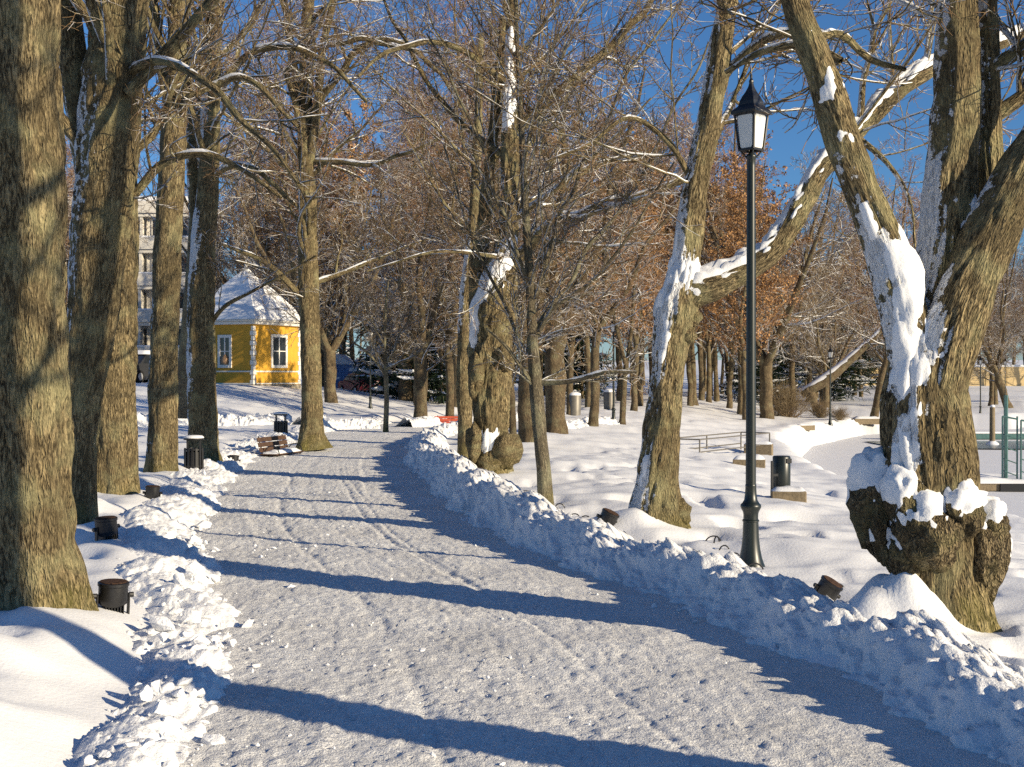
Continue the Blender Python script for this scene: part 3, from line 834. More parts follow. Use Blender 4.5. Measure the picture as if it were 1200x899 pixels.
s1 = px_stem(22.5, [(241, 556, 28), (240, 542, 20), (238, 522, 17), (236, 420, 16), (238, 300, 15), (245, 200, 12), (248, 100, 11), (251, 0, 10)])
s1 = up_on(s1, 4, (0.05, 0), 0.5, rng=rngu)
s2 = px_stem(22.5, [(237, 320, 9, .1), (229, 250, 7, .2), (224, 170, 6, .2), (222, 80, 5, .3), (216, 0, 4, .3)])
lb = [px_stem(22.5, [(246, 380, 3), (258, 365, 2.6, -.1), (285, 350, 2.2, -.3), (315, 330, 1.8, -.5), (370, 300, 1.2, -.8)]),
      px_stem(22.5, [(246, 210, 4.5), (275, 195, 4, -.2), (310, 205, 3.2, -.4), (345, 240, 2.2, -.6)]),
      px_stem(22.5, [(248, 110, 5), (290, 70, 4.5, -.2), (330, 55, 4, -.5), (380, 75, 3, -.7), (430, 120, 2, -.9)])]
hero('linden_tree', 'trunk speckled with stuck snow between slatted bin and yellow pavilion', base_of(s1), [s1, s2], dict(MED, flare=(0.3, 0.2, 5)), dict(NEARC, zmin=4.8, n1=2.6, n2=6, n3=6, n4=2, L1=3.0, limb=dict(n1=2.2, L1=1.3)), 15, trunk_snow=1.0, limbs=lb)
s1 = px_stem(30, [(212, 490, 11), (213, 470, 8), (217, 400, 6.5), (223, 330, 6), (228, 250, 5), (232, 150, 4), (236, 60, 3)])
hero('linden_tree', 'thin dark leaning trunk half hidden behind the snow-speckled one', base_of(s1), [s1], dict(MED, sides=28), dict(NEARC, zmin=4.0, n1=2.0, n4=0), 16, trunk_snow=0.3, bark='bark_grey')
s1 = px_stem(28, [(367, 527, 20), (366, 515, 15.5), (366, 495, 13), (364, 420, 12), (362, 350, 12), (361, 250, 10), (358, 150, 9), (360, 50, 7.5), (364, -30, 6)])
s1 = up_on(s1, 3, (0.1, 0), 0.4, rng=rngu)
s2 = px_stem(28, [(361, 200, 6), (372, 130, 5, -.2), (378, 60, 4.5, -.3), (392, 0, 4, -.3)])
s3 = px_stem(28, [(360, 170, 5), (348, 100, 4.5, .3), (338, 30, 4, .5), (330, -20, 3, .5)])
lb = [px_stem(28, [(358, 352, 4), (340, 332, 3.8, -.2), (315, 312, 3.2, -.5), (285, 294, 2.5, -.8), (255, 284, 1.6, -1)]),
      px_stem(28, [(366, 190, 4), (400, 192, 3.4, -.3), (440, 190, 3, -.5), (480, 178, 2.2, -.8), (520, 160, 1.5, -1)]),
      px_stem(28, [(352, 150, 4), (340, 90, 4, -.4), (365, 62, 3.6, -.9), (420, 50, 3, -1.3), (480, 62, 2.4, -1.6), (520, 90, 1.8, -1.8)]),
      px_stem(28, [(366, 130, 4), (420, 60, 3.6, -.5), (470, 50, 3, -.9), (515, 85, 2.4, -1.2), (545, 140, 1.7, -1.4)])]
hero('linden_tree', 'lone straight trunk beside the dark bench, crown of arching snowy branches', base_of(s1), [s1, s2, s3], dict(MED, flare=(0.3, 0.15, 5)), dict(n1=2.4, L1=3.6, n2=6, n3=7, n4=2, zmin=3.4, rmax=0.07, keep=0.7, trop=(0.02, 0.02, 0.0), droop=0.03, limb=dict(n1=2.2, L1=1.6)), 17, trunk_snow=0.55, limbs=lb)

# right row: the great forked tree with burls
D1 = 7.8
main = px_stem(D1, [(1103, 762, 66), (1102, 735, 60), (1099, 690, 54), (1096, 640, 53), (1093, 590, 53), (1088, 540, 51), (1083, 480, 46), (1084, 430, 41), (1087, 395, 36), (1090, 365, 24)])
left = px_stem(D1, [(1076, 460, 24, -.02), (1066, 400, 27, -.03), (1056, 350, 27, -.04), (1038, 295, 24, -.05), (1010, 222, 21, -.06), (985, 155, 20, -.08), (957, 75, 18, -.1), (930, 0, 15, -.1), (905, -80, 13, -.1)])
left = up_on(left, 3, (-0.1, 0), 0.6, rng=rngu)
mid = px_stem(D1, [(1092, 460, 34, .1), (1097, 370, 33, .15), (1107, 290, 31, .18), (1115, 200, 29, .2), (1120, 100, 26, .22), (1121, 0, 23, .24), (1124, -80, 20, .25)])
mid = up_on(mid, 4, (0.02, 0.05), 0.5, rng=rngu)
right = px_stem(D1, [(1094, 470, 36, -.03), (1108, 405, 37, -.05), (1132, 340, 35, -.05), (1160, 278, 31, -.05), (1190, 217, 27, -.05), (1225, 150, 24, -.05), (1265, 70, 21, -.05)])
right = up_on(right, 3.5, (0.15, 0), 0.5, rng=rngu)
four = px_stem(D1, [(1166, 275, 17, .2), (1160, 215, 15, .3), (1157, 100, 14, .34), (1155, 0, 12.5, .36), (1156, -80, 11, .36)])
lb = [px_stem(D1, [(1158, 82, 8, .33), (1178, 62, 8, .3), (1210, 46, 8, .3), (1260, 30, 7, .3)]),
      px_stem(D1, [(1158, 140, 9, .33), (1180, 118, 9, .3), (1215, 98, 8, .3), (1270, 70, 7, .3)]),
      px_stem(D1, [(985, 72, 5, .1), (950, 52, 5, .2), (915, 55, 4.5, .3), (880, 66, 4, .4), (850, 85, 3, .5)]),
      px_stem(D1, [(955, 45, 5, .1), (1000, 48, 4.5, .3), (1035, 68, 4, .4), (1060, 82, 3, .5)])]
BURLS = [(1028, 592, 30, 56, .02), (1044, 634, 24, 36, -.02), (1090, 624, 38, 44, -.21), (1150, 648, 30, 52, -.08), (1064, 588, 25, 40, -.16), (1126, 602, 27, 29, -.19), (1062, 650, 20, 32, -.15), (1160, 618, 20, 26, -.1)]
ICO4 = ico(4)
def burls(o, b, rng):
    for k, (px, py, rx, rz, dd) in enumerate(BURLS):
        c = P(px, py, D1 + dd) - b; v, f = ICO4
        s = D1 / F
        n = 1 + 0.15 * fbm(v[:, 0] * 1.7 + k * 5, v[:, 1] * 1.7, v[:, 2] * 1.7, 31, 3) + 0.16 * noise(v[:, 0] * 3.4 + k, v[:, 1] * 3.4, v[:, 2] * 3, 34) + 0.13 * np.abs(noise(v[:, 0] * 6 + k, v[:, 1] * 6, v[:, 2] * 5, 32)) + 0.03 * noise(v[:, 0] * 14 + k, v[:, 1] * 14, v[:, 2] * 12, 33)
        w = v * n[:, None] * np.array([rx * s, min(rx, 30) * s, rz * s]) 
        w[:, 0] *= 1 - 0.25 * np.clip(-w[:, 2] / (rz * s), 0, 1)
        bl = mesh_arr('burl', w + c, f, 'bark_burl', o, True, {'barkco': w * np.array([1, 1, 1.5]) + k, 'snow': np.full(len(w), 0.45)})
        nn_ = w / (np.array([rx * s, min(rx, 30) * s, rz * s]) ** 2); nn_ /= np.linalg.norm(nn_, axis=1, keepdims=True)
        X_ = w + c
        m = (nn_[:, 2] - (0.45 if k in (2, 6) else 0.30) - 0.25 * nn_[:, 0] * (px < 1100)) * 2.0 + 0.5 * fbm(X_[:, 0] * 8, X_[:, 1] * 8, X_[:, 2] * 8, 35 + k, 2) + 0.45 * fbm(X_[:, 0] * 26, X_[:, 1] * 26, X_[:, 2] * 26, 45 + k, 2)
        g_ = shell(X_, f, nn_, m, 0.03)
        if g_: mesh_arr('snow_cap', g_[0], g_[1], 'snow', bl)
def pad(d, pts, sd, k=1.0):
    return (px_stem(d, pts), k, sd)
pads = [pad(D1, [(1088, 170, 6, .08), (1084, 225, 13, .04), (1078, 265, 22, -.02), (1070, 300, 30, -.1), (1066, 350, 26, -.15), (1070, 385, 30, -.19), (1064, 420, 26, -.19), (1056, 448, 14, -.17)], 61),
        pad(D1, [(1040, 285, 12, -.1), (1056, 305, 24, -.12), (1085, 320, 16, -.08)], 62),
        pad(D1, [(1146, 262, 12, .0), (1160, 242, 20, .03), (1180, 222, 18, .03), (1198, 200, 12, .03)], 63),
        pad(D1, [(1060, 510, 10, -.2), (1056, 535, 20, -.22), (1048, 555, 14, -.2)], 64),
        pad(D1, [(1000, 205, 9, -.12), (985, 150, 12, -.14), (962, 85, 12, -.14), (948, 45, 8, -.14)], 65, 0.55),
        pad(D1, [(1030, 290, 9, -.12), (1012, 235, 8, -.13)], 65, 0.5), pad(D1, [(1075, 480, 8, -.2), (1062, 500, 9, -.22)], 65, .8)]
hero('linden_tree', 'great gnarled tree with burls at its foot, forking into four snowy stems', base_of(main), [main, left, mid, right, four], dict(step=0.045, sides=96, relief=0.12, lumps=0.10, flare=(0.15, 0.14, 6)), dict(NEARC, zmin=3.5, n1=2.4, L1=1.8, rmax=0.035, limb=dict(n1=3, L1=1.0, n2=5)), 21, trunk_snow=0.93, extra=burls, snow_pads=pads, limbs=lb)

D2 = 12.6
main = px_stem(D2, [(770, 655, 56), (768, 638, 46), (768, 612, 35), (769, 580, 27), (772, 540, 23), (777, 490, 21), (782, 440, 20), (788, 390, 22), (795, 350, 24), (802, 310, 18, .03), (808, 260, 16), (818, 200, 14.5), (834, 120, 13.5), (853, 0, 12.5), (866, -80, 11)])
main = up_on(main, 4, (0.02, 0), 0.5, rng=rngu)
limb = px_stem(D2, [(788, 385, 17), (806, 350, 18, -.02), (838, 334, 17, -.04), (872, 317, 15, -.05), (908, 290, 14, -.05), (935, 248, 13, 0), (962, 200, 12, .1), (1003, 155, 11, .3), (1052, 108, 10, .5), (1100, 76, 9, .7), (1165, 54, 7, 1), (1230, 30, 5, 1.3)])
lb = [px_stem(D2, [(856, 80, 6), (880, 62, 6, -.1), (905, 50, 5.5, -.2), (945, 42, 4.5, -.4), (1000, 50, 3.5, -.6)]),
      px_stem(D2, [(812, 215, 4), (780, 160, 3.5, -.1), (740, 140, 3, -.2), (690, 165, 2.5, -.3), (640, 190, 1.8, -.4)]),
      px_stem(D2, [(1000, 158, 4, .3), (1030, 180, 3.4, .2), (1060, 230, 2.4, .1), (1072, 290, 1.4, 0)])]
pads = [pad(D2, [(773, 350, 14, -.12), (778, 330, 20, -.12), (795, 322, 22, -.08), (815, 326, 18, -.06)], 66),
        pad(D2, [(778, 360, 13, -.15), (780, 385, 9, -.16), (775, 420, 7, -.17), (772, 440, 5, -.17)], 67, 0.6), pad(D2, [(787, 318, 8, -.02), (794, 296, 9, -.03), (800, 270, 5, -.03)], 67),
        pad(D2, [(738, 632, 16, -.1), (748, 605, 9, -.12), (755, 575, 7, -.12), (758, 540, 4, -.12)], 67, 0.7)]
def burl2(o, b, rng):
    for k, (px, py, r) in enumerate(((796, 602, 15), (804, 392, 13), (812, 372, 10), (792, 625, 12))):
        v, f = ICO3; c = P(px, py, D2 - 0.05) - b
        n = 1 + 0.25 * fbm(v[:, 0] * 2 + k * 3, v[:, 1] * 2, v[:, 2] * 2, 37, 3)
        w = v * n[:, None] * r * D2 / F
        mesh_arr('burl', w + c, f, 'bark', o, True, {'barkco': w * np.array([1, 1, 2.5]) + k, 'snow': np.full(len(w), 0.3)})
hero('linden_tree', 'tree left of the street lamp with a snow-laden limb bending right', base_of(main), [main, limb], dict(step=0.06, sides=80, relief=0.15, lumps=0.08, flare=(0.25, 0.2, 5)), dict(NEARC, zmin=3.6, n1=3.0, L1=2.8, n2=6, n3=6, limb=dict(n1=3.4, L1=1.9)), 22, trunk_snow=0.82, snow_pads=pads, limbs=lb, extra=burl2, tops=(1,))

D3 = 15.0
main = px_stem(D3, [(641, 606, 12.5), (640, 595, 10.5), (637, 550, 9), (633, 510, 8.5), (628, 450, 8), (624, 400, 6.5), (621, 330, 5.5), (616, 250, 4.6), (611, 150, 3.6), (606, 50, 2.6), (602, -60, 1.8)])
lb = [px_stem(D3, [(631, 449, 3.4), (660, 444, 3, -.1), (690, 439, 2.8, -.2), (720, 438, 2.3, -.3), (746, 436, 1.8, -.4)]),
      px_stem(D3, [(627, 455, 2.6), (610, 425, 2.3, -.1), (590, 402, 2, -.2), (570, 385, 1.4, -.3)]),
      px_stem(D3, [(626, 400, 3), (650, 370, 2.6), (690, 330, 2.2, -.1), (740, 270, 1.6, -.2), (790, 190, 1, -.3)]),
      px_stem(D3, [(624, 390, 3), (660, 340, 2.7, .2), (720, 260, 2.2, .3), (780, 150, 1.7, .4), (830, 50, 1.1, .5)]),
      px_stem(D3, [(622, 360, 3), (640, 300, 2.6, .2), (680, 200, 2.2, .3), (740, 90, 1.7, .4), (800, 0, 1.1, .5)]),
      px_stem(D3, [(621, 340, 2.6), (600, 280, 2.3, -.2), (575, 200, 1.9, -.3), (540, 110, 1.4, -.4), (500, 40, 1, -.5)]),
      px_stem(D3, [(624, 420, 2.6), (600, 380, 2.3, .3), (570, 320, 1.9, .4), (545, 250, 1.4, .5), (520, 170, 1, .6)])]
hero('young_tree', 'slim young tree left of the snow-laden trunk, fan of thin steep branches', base_of(main), [main], dict(step=0.08, sides=30, relief=0.05, lumps=0.06), dict(n1=4.0, L1=2.2, n2=6, n3=5, n4=2, zmin=2.0, ang1=(22, 50), rmax=0.03, keep=0.4, trop=(0.03, 0.02, 0), limb=dict(n1=3.4, L1=0.9, n2=5, n3=4, n4=2)), 23, bark='bark_grey', trunk_snow=0.4, limbs=lb, twig='twig')

D4 = 19.2
main = px_stem(D4, [(578, 582, 30), (577, 562, 24), (575, 510, 22), (575, 440, 24), (577, 400, 24), (579, 355, 25), (588, 315, 18), (596, 275, 13), (597, 200, 11), (599, 120, 9), (600, 40, 7.5), (602, -40, 6)])
main = up_on(main, 3, (0, 0), 0.5, rng=rngu)
s2 = px_stem(D4, [(563, 375, 14, .1), (560, 320, 11, .2), (567, 260, 8, .3), (574, 190, 7, .3), (583, 110, 5.5, .3), (590, 20, 4.5, .3)])
lb = [px_stem(D4, [(603, 160, 6.5), (630, 132, 6, .1), (665, 95, 5.6, .2), (705, 60, 5, .3), (752, 15, 4, .4), (790, -40, 3, .5)]),
      px_stem(D4, [(600, 310, 7.5), (625, 285, 7.5, -.2), (660, 258, 7, -.4), (705, 240, 6, -.6), (760, 226, 4.6, -.8), (815, 208, 3, -1)]),
      px_stem(D4, [(604, 240, 5.5), (640, 222, 5, .2), (680, 205, 4.6, .4), (718, 188, 3.6, .6), (760, 180, 2.4, .8)]),
      px_stem(D4, [(600, 306, 3), (565, 300, 2.5, -.3), (525, 296, 2, -.6), (475, 302, 1.5, -.9), (430, 318, .9, -1.1)]),
      px_stem(D4, [(598, 100, 4.6), (560, 70, 4, -.3), (510, 50, 3.4, -.5), (460, 60, 2.6, -.7), (420, 90, 1.8, -.9)]),
      px_stem(D4, [(598, 190, 4), (560, 160, 3.6, .3), (520, 120, 3, .5), (480, 60, 2.2, .7), (450, 0, 1.5, .9)])]
pads = [pad(D4, [(554, 350, 7, -.2), (563, 340, 13, -.2), (578, 324, 14, -.17), (592, 302, 12, -.14), (602, 282, 7, -.1)], 68),
        pad(D4, [(552, 400, 6, -.15), (552, 380, 9, -.15), (554, 362, 7, -.15)], 69), pad(D4, [(594, 145, 7, -.1), (596, 120, 8, -.1), (596, 80, 6, -.08), (598, 40, 5, -.07)], 70),
        pad(D4, [(562, 523, 8, -.3), (578, 517, 12, -.3), (590, 516, 8, -.3)], 71)]
def burl4(o, b, rng):
    for k, (px, py, rx, rz) in enumerate(((592, 528, 17, 24), (556, 520, 10, 22), (575, 545, 16, 18), (590, 420, 11, 16), (558, 440, 10, 30))):
        v, f = ICO3; c = P(px, py, D4 - 0.18) - b
        n = 1 + 0.25 * fbm(v[:, 0] * 2 + k * 3, v[:, 1] * 2, v[:, 2] * 2, 38, 3)
        w = v * n[:, None] * np.array([rx, 14, rz]) * D4 / F
        mesh_arr('burl', w + c, f, 'bark', o, True, {'barkco': w * np.array([1, 1, 2.5]) + k, 'snow': np.full(len(w), 0.55)})
hero('linden_tree', 'thick knotted old trunk at the bend of the path, snow on its shoulder', base_of(main), [main, s2], dict(step=0.07, sides=64, relief=0.18, lumps=0.14, flare=(0.2, 0.12, 5)), dict(n1=2.6, L1=3.0, n2=6, n3=6, n4=2, zmin=3.8, rmax=0.06, keep=0.5, limb=dict(n1=2.4, L1=1.5)), 24, trunk_snow=0.7, snow_pads=pads, limbs=lb, extra=burl4)
s1 = px_stem(24, [(546, 552, 13), (546, 535, 10), (545, 500, 9), (544, 440, 9), (547, 350, 8), (555, 260, 6.5), (560, 150, 5), (563, 40, 4)])
hero('linden_tree', 'narrow shaded trunk just left of and behind the knotted old one', base_of(s1), [s1], dict(MED, sides=36), dict(n1=2.4, L1=2.6, n2=6, n3=6, n4=2, zmin=4.0, rmax=0.05), 25, trunk_snow=0.9)

# small bare tree by the far bend
s1 = px_stem(37, [(452, 508, 3.8), (452, 500, 3.2), (453, 470, 2.9), (452, 435, 2.6), (451, 400, 2), (452, 360, 1.5), (455, 330, 1)])
lb = [px_stem(37, [(452, 440, 2), (440, 422, 1.7, -.1), (427, 412, 1.4, -.2), (412, 400, 1, -.3)]), px_stem(37, [(453, 432, 2), (468, 424, 1.6, -.2), (484, 418, 1.3, -.3), (500, 402, .9, -.3)]),
      px_stem(37, [(451, 405, 1.5), (438, 380, 1.2), (428, 350, .9), (424, 325, .6)]), px_stem(37, [(453, 425, 1.6), (466, 400, 1.3), (480, 370, 1), (487, 345, .6)])]
hero('young_tree', 'small bare tree with snow-lined branches standing at the far bend', base_of(s1), [s1], dict(step=0.12, sides=14, relief=0.03, lumps=0.05), dict(n1=4, L1=1.6, n2=6, n3=5, n4=2, zmin=1.6, ang1=(30, 60), rmax=0.03, tw=0.005, keep=0.8, limb=dict(n1=4, L1=.8)), 26, bark='bark_grey', trunk_snow=0.5, limbs=lb, twig='twig_tan')

# ------------------------------------------------------------------ grown prototypes for the wood behind
def proto(name, seed, H, r, fork, twig, bark='bark_far', n1=1.6, L1=3.6, n2=7, n3=7, n4=3, ang=(40, 75), droop=0.0, trop=(0.05, 0.04, 0.02), tw=0.0075, lean=0.0, leaves=None, keep=0.7, burl=False, snowa=1.0, zmin=None, nfork=3, spread=0.35, trunk_snow=0.6):
    rng = np.random.default_rng(seed)
    o = thing(name, '', 'tree')
    fz = fork * H
    zs = np.linspace(-0.3, fz, 6)
    x = np.cumsum(rng.normal(0, 0.05, 6)) + lean * zs; y = np.cumsum(rng.normal(0, 0.05, 6)); x -= x[0]; y -= y[0]
    rr = r * np.interp(zs / H, [-0.03, 0.03, 0.3, 1], [1.35, 1.0, 0.86, 0.4])
    main = np.stack([x, y, zs, rr], -1)
    stems = [main]
    for k in range(nfork):
        a = 6.283 * (k + rng.random() * 0.6) / nfork; L = H - fz; sp = spread * rng.uniform(0.5, 1.2) if nfork > 1 else 0.08
        f = np.linspace(0, 1, 6)
        px_ = x[-1] + lean * L * f + np.cos(a) * sp * L * f ** 0.85 + np.concatenate([[0], rng.normal(0, .14, 5)])
        py_ = y[-1] + np.sin(a) * sp * L * f ** 0.85 + np.concatenate([[0], rng.normal(0, .14, 5)])
        q = rr[-1] * (0.92 if nfork == 1 else 0.68)
        stems.append(np.stack([px_, py_, fz - 0.15 + (L * rng.uniform(0.85, 1.05)) * f, q * (1 - 0.9 * f) + 0.012], -1))
    tp = [trunk_part(s_, rng, trunk_snow, step=0.25, sides=18 if k == 0 else 10, relief=0.08, lumps=0.12 if not burl else 0.2, seed=seed + k) for k, s_ in enumerate(stems)]
    build('trunk', tp, bark, o)
    big, tws, sn = [], [], []
    crown(big, tws, sn, stems, rng, n1=n1, L1=L1, n2=n2, n3=n3, n4=n4, zmin=zmin if zmin else fz * 0.75, ang1=ang, trop=trop, droop=droop, rmax=0.08, tw=tw, keep=keep, snow=snowa)
    build('limbs', big, bark, o)
    build('crown', tws, twig, o)
    if sn: build('lying_snow', sn, 'snow', o)['kind'] = 'stuff'
    if leaves:
        V, Fc, _, _ = join(tws)
        pick = rng.choice(len(V), leaves, replace=True); c = V[pick] + rng.normal(0, 0.06, (leaves, 3))
        a = rng.normal(0, 1, (leaves, 3)); a /= np.linalg.norm(a, axis=1, keepdims=True)
        bb = rng.normal(0, 1, (leaves, 3)); bb -= (bb * a).sum(1, keepdims=True) * a; bb /= np.linalg.norm(bb, axis=1, keepdims=True)
        s = rng.uniform(0.035, 0.065, (leaves, 1))
        W = np.stack([c - a * s * 1.4, c + bb * s * .8, c + a * s * 1.4, c - bb * s * .8], 1).reshape(-1, 3)
        mesh_arr('leaves', W, np.arange(leaves * 4).reshape(-1, 4), 'leaf_orange', o, False)['kind'] = 'stuff'
    return o
def spruce(seed, H):
    rng = np.random.default_rng(seed); o = thing('spruce_tree', '', 'tree')
    st = np.array([(0, 0, -0.3, 0.2), (0, 0, H * .5, 0.12), (0, 0, H, 0.015)])
    build('trunk', [trunk_part(st, rng, 0.2, step=0.4, sides=8, seed=seed)], 'bark_far', o)
    m = 150; z = np.sort(rng.uniform(0.05, 0.98, m)); L = (1 - z) ** 0.8 * H * 0.26 + 0.2
    a = rng.uniform(0, 6.28, m); d_ = np.stack([np.cos(a), np.sin(a), np.full(m, -0.12)], -1)
    p = np.stack([np.zeros(m), np.zeros(m), z * H], -1)
    a1, b1 = grow(p, d_, L, np.full(m, 0.03), np.full(m, 0.008), 6, 0.06, 0.03, rng)
    build('limbs', [tubes(a1, b1, 4, 0.5, rng)], 'bark_far', o)
    p, d_, l, r = spawn(a1, b1, 16, 0.1, 1, (40, 70), 0.34, L, rng)
    d_[:, 2] -= 0.25
    a2, b2 = grow(p, d_, l, np.full(len(l), 0.055), np.full(len(l), 0.015), 3, 0.1, -0.06, rng)
    build('needles', [tubes(a2, b2, 3, 0.5, rng)], 'needle', o)
    pk = rng.random(len(a1)) < 0.75
    q = a1[pk].copy(); q[..., 2] += 0.08
    sn = np.linspace(0.4, 1, 7)[None, :] * 0.13 * (0.4 + rng.random((pk.sum(), 7)) * 1.1); sn[:, -1] = .02; sn[:, 0] = .01
    build('lying_snow', [tubes(q, sn, 5, 1, rng)], 'snow', o)['kind'] = 'stuff'
    return o
PR = {}
PR['a'] = proto('bare_tree', 501, 15, 0.21, 0.30, 'twig_russet', n1=1.3, L1=4.0, droop=0.02)
PR['b'] = proto('bare_tree', 502, 17, 0.20, 0.22, 'twig_dark', n1=1.3, L1=3.6, nfork=2, spread=0.25)
PR['c'] = proto('bare_tree', 503, 18, 0.18, 0.5, 'twig_red', n1=2.3, L1=3.0, n4=3, nfork=1, ang=(30, 60), keep=0.35)
PR['d'] = proto('bare_tree', 504, 10, 0.26, 0.22, 'twig_tan', n1=1.6, L1=3.2, n2=7, n3=6, n4=3, nfork=4, spread=0.6, keep=0.95, droop=0.02)
PR['e'] = proto('beech_tree', 505, 13, 0.17, 0.28, 'twig_red', n1=1.6, L1=3.4, n2=7, n3=6, n4=2, nfork=2, spread=0.25, leaves=9000, keep=0.3)
PR['f'] = proto('bare_tree', 506, 12, 0.34, 0.28, 'twig', n1=1.6, L1=3.2, nfork=3, burl=True, spread=0.3)
PR['s'] = spruce(507, 14)
USED = set()
def put(kind, loc, rz, sc, label, group=None):
    o = PR[kind]
    loc = (loc[0], loc[1], loc[2] - 0.05)
    if kind not in USED:
        USED.add(kind); o.location = tuple(map(float, loc)); o.rotation_euler = (0, 0, rz); o.scale = (sc,) * 3
        o['label'] = label
        if group: o['group'] = group
        return o
    c = copy_tree(o, loc, rz, sc, label)
    if group: c['group'] = group
    elif 'group' in c: del c['group']
    return c
# trees one can tell apart in the middle distance: kind, px, py of the foot, turn, size, label
for k, px, py, rz, sc, lab in (
    ('f', 493, 498, 0.3, 0.72, 'grey trunk with snow patches at the far bend, right of the small tree'),
    ('a', 527, 496, 1.9, 0.75, 'tree standing behind the red bench'),
    ('d', 388, 471, 2.6, 1.0, 'low-forked tree with snowy limbs left of the red car'),
    ('b', 600, 523, 0.4, 0.42, 'thin stem right of the knotted old trunk'),
    ('f', 619, 519, 2.2, 0.72, 'stout tree with swollen foot behind the slim young tree'),
    ('f', 652, 509, 4.0, 0.82, 'second swollen-footed tree, further right behind the slim young tree'),
    ('a', 695, 500, 0.9, 0.72, 'leaning trunk beyond the lawn left of the far lamp post'),
    ('b', 729, 497, 2.8, 0.55, 'upright trunk right beside the far lamp post on the lawn'),
    ('b', 815, 476, 5.0, 1.0, 'narrow trunk seen just right of the snow-laden tree, far off'),
    ('d', 898, 490, 3.3, 1.35, 'spreading snow-lined tree left of the brown bush'),
    ('a', 1024, 488, 5.3, 1.0, 'leaning brown trunk in the distance left of the burled tree'),
    ('b', 1160, 476, 1.4, 0.95, 'single upright trunk across the pond right of the burled tree'),
    ('f', 1182, 478, 3.6, 0.9, 'leaning tree across the pond at the right picture edge'),
    ('e', 668, 486, 1.2, 0.8, 'rusty-leaved tree between the slim young tree and snow-laden trunk'),
    ('e', 742, 482, 2.9, 0.85, 'rusty-leaved tree directly left of the snow-laden trunk'),
    ('c', 575, 478, 1.2, 0.9, 'tall reddish tree behind the knotted old trunk'),
):
    o = put(k, at(px, py), rz, sc, lab)
    if px == 1024: o.rotation_euler[1] = math.radians(14)
    if px == 1182: o.rotation_euler[1] = math.radians(24)
    if px == 695: o.rotation_euler[1] = math.radians(4)
# fallen, snow-covered trunk propped over the snow
s1 = px_stem(84, [(940, 462, 5, .3), (952, 455, 6), (975, 440, 6.5), (1000, 418, 5), (1022, 398, 3.5), (1045, 372, 2)])
pads = []
s0 = px_stem(84, [(958, 489, 4), (955, 475, 4), (950, 460, 5), (945, 455, 4)])
hero('leaning_tree', 'half-fallen dark trunk under thick snow beyond the brown bush', base_of(s0), [s0, s1], dict(step=0.3, sides=18, relief=0.1, lumps=0.1), dict(n1=1.6, L1=2.4, n2=6, n3=5, n4=1, zmin=4, tw=0.006), 28, bark='bark_far', trunk_snow=0.3, snow_pads=pads, tops=(1,))
# the wood
rb = np.random.default_rng(2024)
ZONES = [  # px range, distance range, count, kinds, label, min size, max size
    (20, 400, 72, 120, 22, 'aabcc', 'in the wood behind the yellow pavilion', 0.9, 1.25),
    (345, 640, 52, 76, 15, 'aacccef', 'in the wood beyond the far bend', 0.85, 1.15),
    (330, 660, 78, 135, 24, 'aabcces', 'deep in the wood beyond the far bend', 1.0, 1.4),
    (620, 880, 60, 100, 17, 'eeece', 'in the wood behind the snow-laden limb', 0.85, 1.2),
    (640, 880, 90, 140, 20, 'aacce', 'deep in the wood behind the lamp post', 1.0, 1.35),
    (870, 1060, 92, 150, 24, 'aabcds', 'in the far wood right of the street lamp', 0.8, 1.15),
    (1060, 1290, 104, 165, 18, 'acdcb', 'on the far side of the pond', 0.75, 1.05),
    (-60, 1270, 150, 215, 52, 'aabbcs', 'on the horizon behind the park', 0.95, 1.35),
]
taken = []
for (p0, p1, d0, d1, cnt, kinds, lab, s0_, s1_) in ZONES:
    done = tries = 0
    while done < cnt and tries < 900:
        tries += 1
        px = rb.uniform(p0, p1); d = rb.uniform(d0, d1); x = (px - 600) * d / F
        if 392 < px < 470 and d < 104: continue
        if 95 < px < 255 and d < 110: continue
        if abs(x - 0.5 * (edgeL(d) + edgeR(d))) < 2.6 and d < 150: continue
        if x > shore(d) - 2.5 and d < 90: continue
        if -18 < x < -7 and 50 < d < 66: continue
        sd_ = (x + 11.5) * 0.5077 + (d - 57) * 0.8616; sa_ = (x + 11.5) * 0.8616 - (d - 57) * 0.5077
        if abs(sd_) < 3.2 and -2 < sa_ < 45: continue
        if any((x - a) ** 2 + (d - b) ** 2 < 9 for a, b in taken): continue
        taken.append((x, d)); done += 1
        k = kinds[int(rb.integers(len(kinds)))]
        look = dict(a='broad-crowned brown', b='dark twin-stemmed', c='tall narrow reddish', d='low spreading pale', e='rusty-leaved', f='stout many-stemmed', s='dark snow-dusted spruce')[k]
        lb_ = look + ' tree ' + lab; put(k, (x, d, float(ground(x, d, False))), rb.uniform(0, 6.28), rb.uniform(s0_, s1_), lb_, lb_.replace('tree', 'trees', 1))
for px, py, sc in ((505, 478, 0.75), (486, 475, 0.9), (470, 473, 1.0), (905, 478, 0.75), (928, 477, 0.65), (1006, 474, 0.3), (690, 471, 0.8)):
    q = at(px, py); put('s', (q[0], q[1] + 8, float(ground(q[0], q[1] + 8, False))), px, sc, 'dark snow-dusted spruce at the edge of the wood', 'dark spruces at the edge of the wood')
